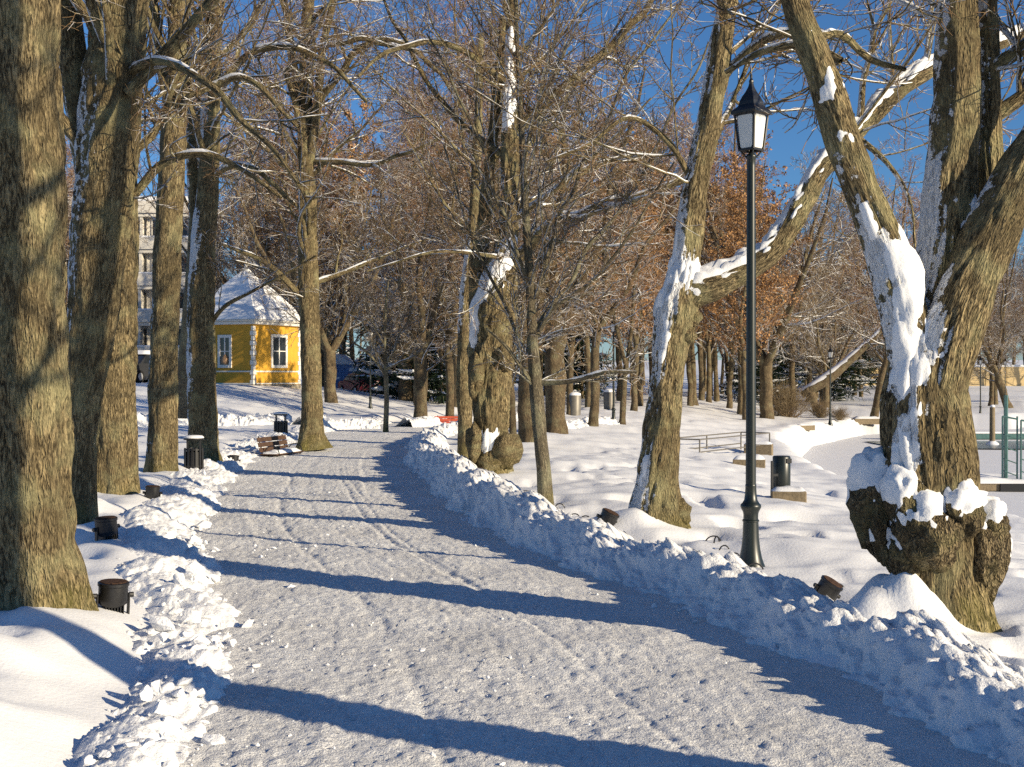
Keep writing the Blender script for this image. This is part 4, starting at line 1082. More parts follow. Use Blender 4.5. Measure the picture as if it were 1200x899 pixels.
# say which one of its kind each is, counted from the left
ORD = ['leftmost', 'second', 'third', 'fourth', 'fifth', 'sixth', 'seventh', 'eighth', 'ninth', 'tenth', 'eleventh', 'twelfth', 'thirteenth', 'fourteenth', 'fifteenth', 'sixteenth', 'seventeenth', 'eighteenth', 'nineteenth', 'twentieth']
by = {}
for ob in list(C.objects):
    g_ = ob.get('group')
    if ob.parent is None and ob.get('category') == 'tree' and g_ and ob.location.y > 40: by.setdefault(g_, []).append((ob.location.x / ob.location.y, ob))
for g_, l_ in by.items():
    l_.sort(key=lambda t_: t_[0])
    if len(l_) > 1:
        for k, (_, ob) in enumerate(l_): ob['label'] = ob['label'] + ', ' + ('leftmost of them' if k == 0 else (ORD[k] if k < 20 else 'twenty-' + ['first', 'second', 'third', 'fourth', 'fifth', 'sixth', 'seventh', 'eighth', 'ninth'][min(k - 20, 8)]) + ' from left')
# trees standing outside the picture to the right, whose shadows cross the path
s1 = np.array([(3.75, 3.5, -0.2, 0.32), (3.75, 3.5, 0.1, 0.24), (3.72, 3.5, 2, 0.21), (3.8, 3.45, 4, 0.2), (3.7, 3.5, 7, 0.2), (3.6, 3.5, 10, 0.06)])
s2 = np.array([(3.75, 3.45, 2.6, 0.2), (4.3, 2.8, 4.5, 0.16), (4.9, 2.2, 7, 0.1), (5.3, 1.8, 9, 0.04)])
hero('linden_tree', 'tree outside the right picture edge whose broad shadow crosses the near path', (3.75, 3.45, 0.1), [s1, s2], dict(step=0.12, sides=30, relief=0.1, lumps=0.08), dict(NEARC, zmin=3.0, n1=2.0, n4=0), 31, trunk_snow=0.5)
s1 = np.array([(8.4, -2.8, -0.6, 0.4), (8.4, -2.8, 0.1, 0.33), (8.4, -2.8, 2, 0.3), (8.5, -2.9, 4.5, 0.26), (8.4, -2.7, 8, 0.15), (8.3, -2.7, 11, 0.05)])
s2 = np.array([(8.4, -2.8, 3.0, 0.2), (7.9, -2.4, 5, 0.16), (7.2, -2.0, 7.5, 0.1), (6.9, -1.8, 10, 0.04)])
hero('linden_tree', 'farther tree outside the right picture edge behind the viewer', (8.4, -2.8, -0.1), [s1, s2], dict(step=0.15, sides=24, relief=0.1, lumps=0.08), dict(NEARC, zmin=3.0, n1=1.8, n4=0), 32, trunk_snow=0.5)
# ------------------------------------------------------------------ street lamps
def lamp(loc, label, s=1.0, group=None):
    o = thing('street_lamp', label, 'street lamp', loc, 0.0, group)
    m = MB().lathe([(0.125, -0.1), (0.122, 0.0), (0.108, 0.03), (0.092, 0.08), (0.078, 0.15), (0.068, 0.24), (0.064, 0.34), (0.063, 0.37), (0.069, 0.375), (0.069, 0.385), (0.061, 0.392), (0.061, 0.43), (0.066, 0.455), (0.080, 0.48), (0.086, 0.495), (0.084, 0.51), (0.070, 0.525), (0.055, 0.55), (0.048, 0.60), (0.045, 0.66), (0.046, 0.665), (0.046, 0.675), (0.043, 0.68)], 20)
    m.build('base', 'green_iron', o, True)
    m = MB().lathe([(0.043, 0.67), (0.036, 3.30), (0.036, 3.36), (0.042, 3.37), (0.042, 3.385), (0.030, 3.40)], 16)
    m.build('post', 'green_iron', o, True)
    zb, zt, rb_, rt = 3.43, 3.72, 0.100, 0.136      # lantern, corner towards the viewer
    m = MB()
    for k in range(4):
        a = math.pi / 4 + k * math.pi / 2 + math.pi / 4
        m.bar((0.03 * math.cos(a), 0.03 * math.sin(a), 3.36), (rb_ * .9 * math.cos(a), rb_ * .9 * math.sin(a), zb - 0.005), 0.007, 5)
    m.build('bracket', 'green_iron', o)
    m = MB()
    cs = [(math.cos(k * math.pi / 2 - math.pi / 2), math.sin(k * math.pi / 2 - math.pi / 2)) for k in range(4)]
    for k in range(4):
        m.bar((rb_ * cs[k][0], rb_ * cs[k][1], zb), (rt * cs[k][0], rt * cs[k][1], zt), 0.010, 5)
        c2 = cs[(k + 1) % 4]
        for (r_, z_) in ((rb_, zb), (rt, zt)): m.bar((r_ * cs[k][0], r_ * cs[k][1], z_), (r_ * c2[0], r_ * c2[1], z_), 0.011, 5)
    m.build('lantern_frame', 'black_iron', o)
    for k in range(4):
        c1, c2 = np.array(cs[k]), np.array(cs[(k + 1) % 4])
        def pt(f, g):
            r_ = (rb_ + (rt - rb_) * g) * 0.965; xy = (c1 * (1 - f) + c2 * f) * r_
            return (xy[0], xy[1], zb + (zt - zb) * g)
        q = [pt(f, g) for f, g in ((.09, .10), (.16, .045), (.84, .045), (.91, .10), (.91, .92), (.84, .965), (.16, .965), (.09, .92))]
        ins = [(x * .94, y * .94, z) for x, y, z in q]
        MB().add(q + ins, [tuple(range(8)), tuple(range(15, 7, -1))] + [(i, i + 8, (i + 1) % 8 + 8, (i + 1) % 8) for i in range(8)]).build('pane', 'milk_glass', o)
        # dark sheet border round each pane
        f = [pt(0.02, 0.0), pt(0.98, 0.0), pt(0.98, 1.0), pt(0.02, 1.0)]
        f = [(x * .955, y * .955, z) for x, y, z in f]; g = [(x * .9, y * .9, z) for x, y, z in f]
        MB().add(f + g, [(0, 1, 2, 3), (7, 6, 5, 4)] + [(i, i + 4, (i + 1) % 4 + 4, (i + 1) % 4) for i in range(4)]).build('pane_surround', 'black_iron', o)
    m = MB().lathe([(0.145, 3.715), (0.170, 3.725), (0.173, 3.745), (0.145, 3.765), (0.116, 3.785), (0.104, 3.80), (0.099, 3.83), (0.076, 3.87), (0.047, 3.91), (0.026, 3.95), (0.018, 3.98)], 4, rot=-math.pi / 2)
    rf = m.build('roof', 'black_iron', o)
    MB().lathe([(0.014, 3.96), (0.020, 3.99), (0.020, 4.0), (0.009, 4.02), (0.012, 4.04), (0.006, 4.06), (0.002, 4.13)], 8).build('finial', 'black_iron', rf)
    o.scale = (s,) * 3
    return o
L0 = lamp(at(880, 663), 'tall green iron street lamp with white panes beside the path', 0.97)
for px, py, lab, s in ((973, 496, 'distant lamp post in front of the half-fallen trunk', 1.0), (1149, 484, 'left one of two distant lamp posts across the pond', 0.95), (1178, 479, 'right one of two distant lamp posts across the pond', 0.95),
                       (719, 496, 'far dark lamp post on the lawn behind the young tree', 0.9), (434, 478, 'dark lamp post in front of the red car', 0.85)):
    q = at(px, py); copy_tree(L0, q, 0.3, s, lab)

# ------------------------------------------------------------------ black ground spotlights
def spot(px, py, tilt, rz, label, s=1.0, lift=0.0, proto_=[None]):
    q = at(px, py)
    if proto_[0] is None:
        o = thing('ground_spotlight', label, 'spotlight', q)
        MB().lathe([(0.060, 0.06), (0.078, 0.075), (0.083, 0.10), (0.083, 0.175), (0.089, 0.18), (0.089, 0.196), (0.080, 0.2)], 18).build('housing', 'black_iron', o, True)
        MB().lathe([(0.077, 0.197), (0.077, 0.2035), (0.06, 0.205)], 18).build('lens_ring', 'rust', o, True)
        m = MB()
        for s_ in (-1, 1): m.box(s_ * 0.088 - 0.006, s_ * 0.088 + 0.006, -0.018, 0.018, -0.04, 0.13, .003)
        m.box(-0.094, 0.094, -0.02, 0.02, -0.055, -0.04, .003)
        m.build('yoke', 'black_iron', o)
        m = MB()
        for s_ in (-1, 1): m.bar((s_ * 0.09, 0, 0.12), (s_ * 0.115, 0, 0.12), 0.016, 8)
        m.build('knob', 'black_iron', o)
        m = MB()
        for k in range(7): m.box(-0.05 + k * 0.0165, -0.045 + k * 0.0165, -0.055, 0.055, 0.005, 0.075)
        m.build('cooling_fins', 'black_iron', o)
        MB().box(-0.035, 0.035, -0.035, 0.035, -0.2, -0.05, .004).build('stake', 'black_iron', o)
        proto_[0] = o
    else: o = copy_tree(proto_[0], q, 0, 1, label)
    o.rotation_euler = (tilt[0], tilt[1], rz); o.scale = (s,) * 3; o['group'] = 'spotlights along the path'
    o.location = (q[0], q[1], q[2] - 0.045 + lift)
    return o
spot(131, 714, (0.05, 0.03), 0.5, 'largest black spotlight, at the foot of the left edge tree', 1.12)
spot(125, 632, (0.0, -0.06), 0.9, 'black spotlight beside the dark leaning trunk on the left', 1.15)
spot(178, 587, (0.05, 0.05), 0.2, 'black spotlight right of the pale mossy-footed trunk', 1.0)
spot(273, 545, (0, 0.08), 0.4, 'small black spotlight right of the slatted bin', 1.1)
spot(959, 698, (0.35, 0.45), 0.3, 'tilted black spotlight left of the burled tree', 0.95, 0.02)
spot(706, 619, (0.2, 0.4), 0.2, 'tilted black spotlight left of the snow-laden tree', 1.0, 0.0)
spot(617, 592, (0.0, 0.05), 0.1, 'black spotlight at the foot of the slim young tree', 1.0)
spot(561, 561, (0.1, 0.1), 0.8, 'half-buried spotlight left of the knotted old trunk', 1.0)
spot(597, 504, (0.0, 0.1), 0.6, 'far spotlight behind the young tree', 1.2)

# loops of black cable showing above the snow
def cable(px, py, w, h, rz, label):
    q = at(px, py); m = MB(); pts = []
    for k in range(11):
        a = math.pi * k / 10
        pts.append((math.cos(a) * w * math.cos(rz), math.cos(a) * w * math.sin(rz) , -0.02 + math.sin(a) * h))
    o = m.tube(pts, 0.0065, 6).build('cable_loop', 'black_iron', None, True); o.location = tuple(map(float, q))
    tag(o, label, 'cable')
cable(836, 640, 0.085, 0.07, 0.4, 'left of the two crossed black cable loops in the snow by the lamp')
cable(840, 641, 0.06, 0.075, 1.0, 'right of the two crossed black cable loops in the snow by the lamp')
cable(849, 646, 0.05, 0.06, 0.3, 'single cable loop between the crossed loops and lamp')
cable(861, 652, 0.05, 0.045, 0.2, 'cable loop closest left of the lamp base')
cable(884, 668, 0.085, 0.075, 0.3, 'cable loop in front of the lamp base')
cable(850, 676, 0.03, 0.03, 0.5, 'tiny cable end on the bank below the lamp')
cable(656, 600, 0.06, 0.07, 0.2, 'cable loop right of the slim young tree')
cable(673, 605, 0.065, 0.05, 0.4, 'second cable loop from the slim young tree')
cable(686, 611, 0.05, 0.03, 0.4, 'flat cable loop left of the tilted spotlight')
cable(978, 684, 0.08, 0.05, 0.2, 'cable loop leading from the spotlight to the burled tree')

# ------------------------------------------------------------------ bins
def slat_bin(px, py, label, s=1.0, lid=True, rz=0.3):
    q = at(px, py); o = thing('litter_bin', label, 'bin', q, rz)
    w = 0.17
    MB().lathe([(w * .92, -0.1), (w * .92, 0.33), (w * .85, 0.335), (w * .85, 0.05)], 14).build('liner', 'black_iron', o, True)
    n = 14
    for k in range(n):
        a = 2 * math.pi * k / n
        t = MB().box(-0.021, 0.021, -0.007, 0.007, -0.1, 0.40, .003).build('slat', 'black_iron', o)
        t.location = (w * math.cos(a), w * math.sin(a), 0); t.rotation_euler = (0, 0, a + math.pi / 2)
    for z in (0.06, 0.36): MB().lathe([(w * .955, z), (w * .985, z), (w * .985, z + .025), (w * .955, z + .025)], 20).build('hoop', 'black_iron', o, True)
    if lid:
        for k in range(4):
            a = math.pi / 4 + k * math.pi / 2
            MB().box(-0.012, 0.012, -0.006, 0.006, 0.38, 0.56, .002).build('lid_post', 'black_iron', o).location = (w * .95 * math.cos(a), w * .95 * math.sin(a), 0)
        MB().lathe([(w * 1.08, 0.55), (w * 1.1, 0.56), (w * 1.1, 0.58), (w * 1.0, 0.585)], 20).build('lid', 'black_iron', o, True)
        MB().lathe([(w * 1.06, 0.583), (w * 1.08, 0.60), (w * 0.9, 0.625), (w * .4, 0.635)], 20).build('snow_cap', 'snow', o, True)
    o.scale = (s,) * 3
slat_bin(227, 551, 'dark slatted litter bin with snowy lid between two left trunks', 0.88)
slat_bin(329, 512, 'smaller-looking slatted bin behind the dark bench', 1.0)
q = at(916, 586); o = thing('litter_bin', 'round green metal bin on a post by the stone block', 'bin', q, 0.2)
MB().lathe([(0.15, 0.12), (0.155, 0.13), (0.155, 0.68), (0.14, 0.70), (0.13, 0.70)], 24).build('barrel', 'green_iron', o, True)
MB().box(0.02, 0.12, -0.165, -0.14, 0.58, 0.66, .004).build('opening', 'black_iron', o)
MB().box(-0.24, -0.20, -0.12, -0.08, -0.15, 0.62, .005).build('post', 'black_iron', o)
MB().box(-0.21, -0.10, -0.11, -0.09, 0.35, 0.40, .003).build('clamp', 'black_iron', o)
o.scale = (0.78,) * 3
def block(px, py, L, Wd, H, rz, label, snowy=0.04):
    q = at(px, py); o = thing('stone_block', label, 'block', q, rz)
    MB().box(-L / 2, L / 2, -Wd / 2, Wd / 2, -0.12, H, .015).build('block', 'grey_wood', o)
    if snowy:
        n1_, n2_ = 12, 6; u, v = np.meshgrid(np.linspace(-1, 1, n1_), np.linspace(-1, 1, n2_), indexing='ij')
        e = np.clip((1 - np.maximum(np.abs(u), np.abs(v))) * 3, 0, 1) ** .5
        z = H - 0.004 + snowy * e * (1.1 + 0.5 * noise(u * 2 + px, v * 2, 0, 3))
        mesh_arr('snow_cap', np.stack([u * L * .49, v * Wd * .49, z], -1).reshape(-1, 3), grid_faces(n1_, n2_), 'snow', o)
block(924, 588, 0.46, 0.34, 0.12, -0.15, 'low stone block beneath the round green bin', 0.05)
block(878, 548, 0.75, 0.35, 0.18, -0.2, 'snow-capped block behind the lamp post, right of the steel rail', 0.08)
block(943, 501, 0.9, 0.4, 0.12, 0.3, 'flat far block in the snow left of the distant lamp', 0.06)
block(1016, 496, 1.6, 0.6, 0.2, 0.1, 'flat far slab left of the burled tree', 0.10)
# bench blocks behind the rail
block(889, 533, 0.8, 0.4, 0.30, -0.3, 'pale wooden block at the right end of the steel rail', 0.06)

# ------------------------------------------------------------------ benches
def bench(px, py, rz, label, wood, s=1.0):
    q = at(px, py); o = thing('park_bench', label, 'bench', q, rz)
    for x in (-0.62, 0.62):
        m = MB().bar((x, -0.20, -0.25), (x, -0.16, 0.36), 0.018).bar((x, 0.26, -0.25), (x, 0.20, 0.36), 0.018).bar((x, -0.2, 0.34), (x, 0.22, 0.32), 0.018)
        m.build('leg', 'black_iron', o)
        pts = [(x, -0.22 + 0.0, 0.34)] + [(x, -0.03 - 0.19 * math.cos(a), 0.36 + 0.2 * math.sin(a)) for a in np.linspace(0.2, 2.9, 8)]
        MB().tube(pts, 0.012, 6).build('armrest', 'black_iron', o, True)
        MB().bar((x, 0.2, 0.30), (x, 0.32, 0.78), 0.018).build('back_support', 'black_iron', o)
    for y in (-0.17, -0.05, 0.07, 0.17): MB().box(-0.75, 0.75, y - 0.048, y + 0.048, 0.345, 0.375, .006).build('seat_plank', wood, o)
    for z, y in ((0.46, 0.225), (0.58, 0.255), (0.70, 0.285)):
        t = MB().box(-0.75, 0.75, -0.014, 0.014, -0.052, 0.052, .005).build('back_plank', wood, o); t.location = (0, y, z); t.rotation_euler = (-0.25, 0, 0)
    n1_, n2_ = 24, 7; u, v = np.meshgrid(np.linspace(-1, 1, n1_), np.linspace(-1, 1, n2_), indexing='ij')
    e = np.clip((1 - np.maximum(np.abs(u), np.abs(v))) * 3, 0, 1) ** .5
    z = 0.372 + 0.07 * e * (1 + 0.5 * noise(u * 5, v * 2, 0, 3))
    mesh_arr('snow_cover', np.stack([u * .74, -0.0 + v * .2, z], -1).reshape(-1, 3), grid_faces(n1_, n2_), 'snow', o)
    o.scale = (s,) * 3
    o.location = (q[0], q[1], q[2] - 0.18)
bench(331, 538, math.radians(74), 'dark brown bench half sunk in snow beside the path', 'bench_wood', 0.85)
bench(529, 501, math.radians(8), 'small red-backed bench at the far bend', 'red_wood', 0.72)

# ------------------------------------------------------------------ steel rail on the lawn
q0, q1 = at(820, 531), at(902, 533)
c = (q0 + q1) / 2; o = thing('railing', 'low steel double railing on the lawn behind the lamp post', 'railing', c, math.atan2(q1[1] - q0[1], q1[0] - q0[0]))
Lr = float(np.hypot(*(q1 - q0)[:2])) / 2
for y in (0.0, 0.9):
    for z in (0.48, 0.15): MB().bar((-Lr, y, z), (Lr, y, z), 0.019).build('rail', 'steel', o)
    for x in (-Lr, 0.35 * Lr if y == 0 else 0.0, Lr): MB().bar((x, y, -0.3), (x, y, 0.48), 0.021).build('post', 'steel', o)
for x in (-Lr, Lr): MB().bar((x, 0, 0.48), (x, 0.9, 0.48), 0.019).build('end_rail', 'steel', o)

# ------------------------------------------------------------------ yellow pavilion
hd = 56.0
hc = P(297, 457, hd); gz = float(ground(-11.5, 58, False))
TH = math.radians(26); A_ = 3.45
o = thing('yellow_pavilion', 'small yellow pavilion with white quoins and snowy hipped roof', 'building', (hc[0], hc[1], hc[2]), 0)
o.rotation_euler = (0, 0, -TH)
# local frame: near corner at origin; left face runs along -x, right face along +y
Hw = 2.9
MB().box(-A_ - .04, 0.04, -.04, A_ + .04, -1.2, 0.22, .02).build('plinth', 'stone', o)
for k in range(9):
    MB().box(-A_ + k * A_ / 9 + .01, -A_ + (k + 1) * A_ / 9 - .01, -.055, -.03, -0.02, 0.215, .006).build('plinth_stone', 'stone', o)
    MB().box(.03, .055, k * A_ / 9 + .01, (k + 1) * A_ / 9 - .01, -0.02, 0.215, .006).build('plinth_stone', 'stone', o)
MB().box(-A_, 0, 0, A_, 0.22, Hw).build('wall', 'yellow_wall', o)
for z in (0.24, 0.78):
    MB().box(-A_ + .12, -.17, -.03, 0.01, z, z + .06, .006).build('string_course', 'white_trim', o)
    MB().box(-0.01, .03, .17, A_ - .12, z, z + .06, .006).build('string_course', 'white_trim', o)
for k in range(12):
    w = 0.17 if k % 2 == 0 else 0.11; z = 0.24 + k * 0.215
    MB().box(-w, .035, -.035, w, z, z + .195, .008).build('quoin', 'white_trim', o)
    MB().box(-.03, .035, A_ - w, A_ + .03, z, z + .195, .008).build('quoin', 'white_trim', o)
    MB().box(-A_ - .03, -A_ + w, -.035, .03, z, z + .195, .008).build('quoin', 'white_trim', o)
MB().box(-A_ - .2, .2, -.2, A_ + .2, Hw - .02, Hw + .12, .03).build('cornice', 'white_trim', o)
MB().box(-A_ - .32, .32, -.32, A_ + .32, Hw + .12, Hw + .19, .02).build('eave', 'white_trim', o)
cx_, cy_ = -A_ / 2, A_ / 2
nr = 30; rr_ = np.linspace(0, 1, nr)
V = []; 
def roofpt(u, v, f):  # pyramid with a soft snow blanket
    return None
ring = []
for f in rr_:
    h = (A_ / 2 + .34) * (1 - f) + 0.02; zz = Hw + .19 + 2.35 * f ** 1.02 + 0.09 * min(1, f * 30)
    per = np.linspace(-1, 1, 13)[:-1]
    sq = [(t, -1) for t in per] + [(1, t) for t in per] + [(-t, 1) for t in per] + [(-1, -t) for t in per]
    for (u, v) in sq: ring.append((cx_ + u * h, cy_ + v * h, zz + 0.04 * noise(u * 3 + f * 5, v * 3, 0, 6) * (f > 0.02)))
nn = 48
Fc = np.array([(j * nn + k, j * nn + (k + 1) % nn, (j + 1) * nn + (k + 1) % nn, (j + 1) * nn + k) for j in range(nr - 1) for k in range(nn)])
rf = mesh_arr('snowy_roof', np.array(ring), Fc, 'snow', o, False)
MB().lathe([(0.12, Hw + 2.45), (0.15, Hw + 2.55), (0.06, Hw + 2.7), (0.08, Hw + 2.8), (0.01, Hw + 3.05)], 10, (cx_, cy_)).build('finial', 'white_trim', rf, True)
def window(o, axis, c, z0, z1, w, curtain=False):
    def bx(a0, a1, b0, b1, z0_, z1_, bev=.006):   # a along the wall, b outwards
        return MB().box(a0, a1, -b1, -b0, z0_, z1_, bev) if axis == 'x' else MB().box(b0, b1, a0, a1, z0_, z1_, bev)
    g = bx(c - w / 2, c + w / 2, -0.02, 0.006, z0, z1, 0).build('window', 'window_glass', o)
    t = 0.13
    bx(c - w / 2 - t, c - w / 2, 0.0, .05, z0 - t, z1 + t).build('window_frame', 'white_trim', g); bx(c + w / 2, c + w / 2 + t, 0.0, .05, z0 - t, z1 + t).build('window_frame', 'white_trim', g)
    bx(c - w / 2, c + w / 2, 0.0, .05, z1, z1 + t).build('window_frame', 'white_trim', g); bx(c - w / 2, c + w / 2, 0.0, .06, z0 - t, z0).build('window_sill', 'white_trim', g)
    bx(c - .03, c + .03, 0.0, .035, z0, z1).build('mullion', 'white_trim', g)
    for f in (0.5,): bx(c - w / 2, c + w / 2, 0.0, .03, z0 + (z1 - z0) * f - .02, z0 + (z1 - z0) * f + .02).build('glazing_bar', 'white_trim', g)
    if curtain:
        MB().lathe([(0.10, z0 + .02), (0.17, z0 + .12), (0.16, z0 + .34), (0.06, z0 + .46)], 8, (c, -0.0)).build('window_figure', 'curtain', g, True)
window(o, 'x', -1.55, 1.10, 2.30, 0.50, True)
window(o, 'y', 1.85, 1.10, 2.35, 0.95)

# ------------------------------------------------------------------ apartment block at the left
ad = 108.0
ax0 = (40 - 600) * ad / F; ax1 = (222 - 600) * ad / F
gz = float(ground(-27, ad, False)) - 0.3
o = thing('apartment_building', 'white terraced apartment building behind the left trunks', 'building', ((ax0 + ax1) / 2, ad, gz))
W2 = (ax1 - ax0) / 2
MB().box(-W2, W2, 1.6, 12, 0, 16.4, .05).build('wall', 'white_render', o)
for f in range(5):
    z = 0.4 + f * 3.1
    MB().box(-W2 - .2, W2 + .2, 0.0 + f * .25, 2.2, z + 2.45, z + 2.75, .03).build('floor_slab', 'white_render', o)
    p_ = MB().box(-W2 - .2, W2 + .2, -.15 + f * .25, .02 + f * .25, z + 2.75, z + 3.75, .03).build('balcony_front', 'white_render', o)
    MB().box(-W2 - .2, W2 + .2, -.17 + f * .25, .04 + f * .25, z + 3.75, z + 3.9, .05).build('snow_cap', 'snow', p_)
    for k in range(7):
        x = -W2 + .8 + k * (2 * W2 - .8) / 7
        g = MB().box(x, x + 1.25, 1.52, 1.62, z + .2, z + 2.2).build('window', 'window_glass', o)
        MB().box(x - .08, x, 1.5, 1.6, z + .1, z + 2.3).build('window_frame', 'white_render', g); MB().box(x + 1.25, x + 1.33, 1.5, 1.6, z + .1, z + 2.3).build('window_frame', 'white_render', g)
    for k in range(4): MB().box(-W2 + k * 2 * W2 / 3 - .12, -W2 + k * 2 * W2 / 3 + .12, 0.1 + f * .25, 1.6, z - .1, z + 2.5).build('partition', 'white_render', o)
MB().box(-W2 - .4, W2 + .4, 1.0, 12.4, 16.4, 17.0, .1).build('roof', 'snow', o)

# blue garage with snowy roof, far behind the bend
q = at(404, 474); gd = 98.0
x = (408 - 600) * gd / F; gz = float(ground(x, gd, False))
o = thing('garage', 'small blue and cream garage with snowy roof behind the red car', 'building', (x, gd, gz))
MB().box(-2.0, 0.3, 0, 5, -0.3, 2.3).build('wall', 'blue_wall', o)
MB().box(0.3, 4.2, 0.05, 5, -0.3, 1.75).build('side_wall', 'cream_wall', o)
MB().add([(0.1, -.4, 1.75), (4.5, -.4, 1.75), (4.5, 5, 2.6), (0.1, 5, 2.6), (0.1, -.4, 2.0), (4.5, -.4, 2.0), (4.5, 5, 2.9), (0.1, 5, 2.9)], [(3, 2, 1, 0), (4, 5, 6, 7), (0, 1, 5, 4), (1, 2, 6, 5), (2, 3, 7, 6), (3, 0, 4, 7)]).build('roof', 'snow', o)
MB().add([(-2.2, -.2, 2.3), (0.5, -.2, 2.3), (0.5, 5.2, 2.3), (-2.2, 5.2, 2.3), (-0.85, -.2, 3.1), (-0.85, 5.2, 3.1)], [(3, 2, 1, 0), (0, 1, 4), (1, 2, 5, 4), (2, 3, 5), (3, 0, 4, 5)]).build('gable_roof', 'snow', o)
for k in range(8): MB().box(-1.9 + k * .27, -1.9 + k * .27 + .02, -.03, .01, 0, 2.2).build('board_batten', 'blue_wall', o)
MB().box(1.2, 3.6, 0.0, .06, 0, 1.5).build('garage_door', 'dark_recess', o)

# parked cars
def car(loc, rz, label, paint, snow=False):
    o = thing('parked_car', label, 'car', loc, rz)
    prof = [(-2.1, .35), (-2.15, .7), (-2.05, 1.0), (-1.3, 1.05), (-0.5, 1.45), (1.3, 1.48), (1.95, 1.05), (2.1, .95), (2.15, .6), (2.1, .35)]
    def prism(pr, y0, y1, inset=0):
        n = len(pr); vs = [(x, y0, z) for x, z in pr] + [(x, y1, z) for x, z in pr]
        return MB().add(vs, [tuple(range(n)), tuple(range(2 * n - 1, n - 1, -1))] + [(i, i + n, (i + 1) % n + n, (i + 1) % n) for i in range(n)])
    low = [(-2.1, .32), (-2.16, .6), (-2.08, .88), (-1.25, .98), (1.9, 1.0), (2.1, .95), (2.16, .6), (2.1, .32)]
    prism(low, -.86, .86).build('body', paint, o)
    cab = [(-1.25, .97), (-.55, 1.40), (-.35, 1.46), (1.15, 1.48), (1.4, 1.42), (1.92, 1.0)]
    n = len(cab); vs = [(x, -.82 + .16 * (z - .97) / .5, z) for x, z in cab] + [(x, .82 - .16 * (z - .97) / .5, z) for x, z in cab]
    MB().add(vs, [tuple(range(n)), tuple(range(2 * n - 1, n - 1, -1))] + [(i, i + n, (i + 1) % n + n, (i + 1) % n) for i in range(n)]).build('cabin', paint, o)
    for s_ in (-1, 1):
        y = s_ * .83
        for x0, x1 in ((-.95, .02), (.1, .95), (1.03, 1.55)):
            MB().add([(x0, y, 1.0), (x1, y, 1.0), (x1 - .08, y - s_ * .115, 1.37), (x0 + (.38 if x0 < -.5 else .02), y - s_ * .115, 1.37)], [(0, 1, 2, 3)]).build('side_window', 'window_glass', o)
        for x in (-1.32, 1.32):
            w = MB().lathe([(.32, -.1), (.33, -.06), (.33, .06), (.32, .1)], 18).build('tyre', 'tyre', o, True); w.rotation_euler = (math.pi / 2, 0, 0); w.location = (x, s_ * .8, .32)
            MB().lathe([(.19, -.11), (.2, -.08), (.2, .08), (.19, .11)], 12).build('rim', 'silver_paint', w, True)
        MB().box(2.08, 2.17, s_ * .7 - .12, s_ * .7 + .12, .7, .92, .01).build('tail_light', 'lamp_red', o)
        MB().box(-2.17, -2.08, s_ * .62 - .16, s_ * .62 + .16, .62, .76, .01).build('headlight', 'milk_glass', o)
    MB().add([(1.93, -.68, 1.03), (1.93, .68, 1.03), (1.47, .62, 1.41), (1.47, -.62, 1.41)], [(0, 1, 2, 3)]).build('rear_window', 'window_glass', o)
    MB().add([(-1.24, -.7, 1.0), (-1.24, .7, 1.0), (-.6, .62, 1.4), (-.6, -.62, 1.4)], [(3, 2, 1, 0)]).build('windscreen', 'window_glass', o)
    MB().box(2.15, 2.175, -.24, .24, .72, .83).build('number_plate', 'milk_glass', o)
    if snow:
        n1_, n2_ = 16, 10; u, v = np.meshgrid(np.linspace(-1, 1, n1_), np.linspace(-1, 1, n2_), indexing='ij')
        e = np.clip((1 - np.maximum(np.abs(u), np.abs(v))) * 2.5, 0, 1) ** .5
        mesh_arr('snow_cover', np.stack([.4 + u * 1.0, v * .68, 1.46 + .22 * e], -1).reshape(-1, 3), grid_faces(n1_, n2_), 'snow', o)
        mesh_arr('snow_cover', np.stack([-1.7 + u * .45, v * .8, .93 + .14 * e], -1).reshape(-1, 3), grid_faces(n1_, n2_), 'snow', o)
    return o
cd = 92.0
def cpos(px, d): x = (px - 600) * d / F; return (x, d, float(ground(x, d, False)) + .02)
car(cpos(422, 90), math.radians(-62), 'dark red car parked in front of the garage', 'red_paint')
car(cpos(449, 94), math.radians(-70), 'silver car right of the red one, behind the small tree', 'silver_paint', True)
car(cpos(478, 97), math.radians(-20), 'dark car under the spruces beyond the far bend', 'dark_paint', True)
car(cpos(166, 66), math.radians(70), 'dark car with snow on its roof behind the left trunks', 'dark_paint', True)

# ------------------------------------------------------------------ pond edge: jetty, gangway frame, mooring post, boom
jz = ICE + 0.12
q = P(1185, 571, 1500 * (CAMZ - jz) / 131)
o = thing('jetty', 'snow-covered wooden jetty with gangway frame at the right edge', 'jetty', (q[0], q[1], ICE))
for k in range(9): MB().box(-2.1 + k * .5, -1.62 + k * .5, 0, 2.2, .06, .22, .01).build('plank', 'grey_wood', o)
MB().box(-2.1, 0.35, -.08, 0.0, .02, .2, .01).build('edge_beam', 'grey_wood', o)
MB().box(-0.35, 0.35, -.14, -.085, .0, .22, .01).build('fender', 'black_iron', o)
n1_, n2_ = 40, 20; u, v = np.meshgrid(np.linspace(-1, 1, n1_), np.linspace(-1, 1, n2_), indexing='ij')
e = np.clip((1 - np.maximum(np.abs(u), np.abs(v))) * 5, 0, 1) ** .5
mesh_arr('snow_cover', np.stack([0.15 + u * 2.25, 1.1 + v * 1.12, .22 + e * (.13 + .06 * noise(u * 4, v * 3, 0, 4))], -1).reshape(-1, 3), grid_faces(n1_, n2_), 'snow', o)
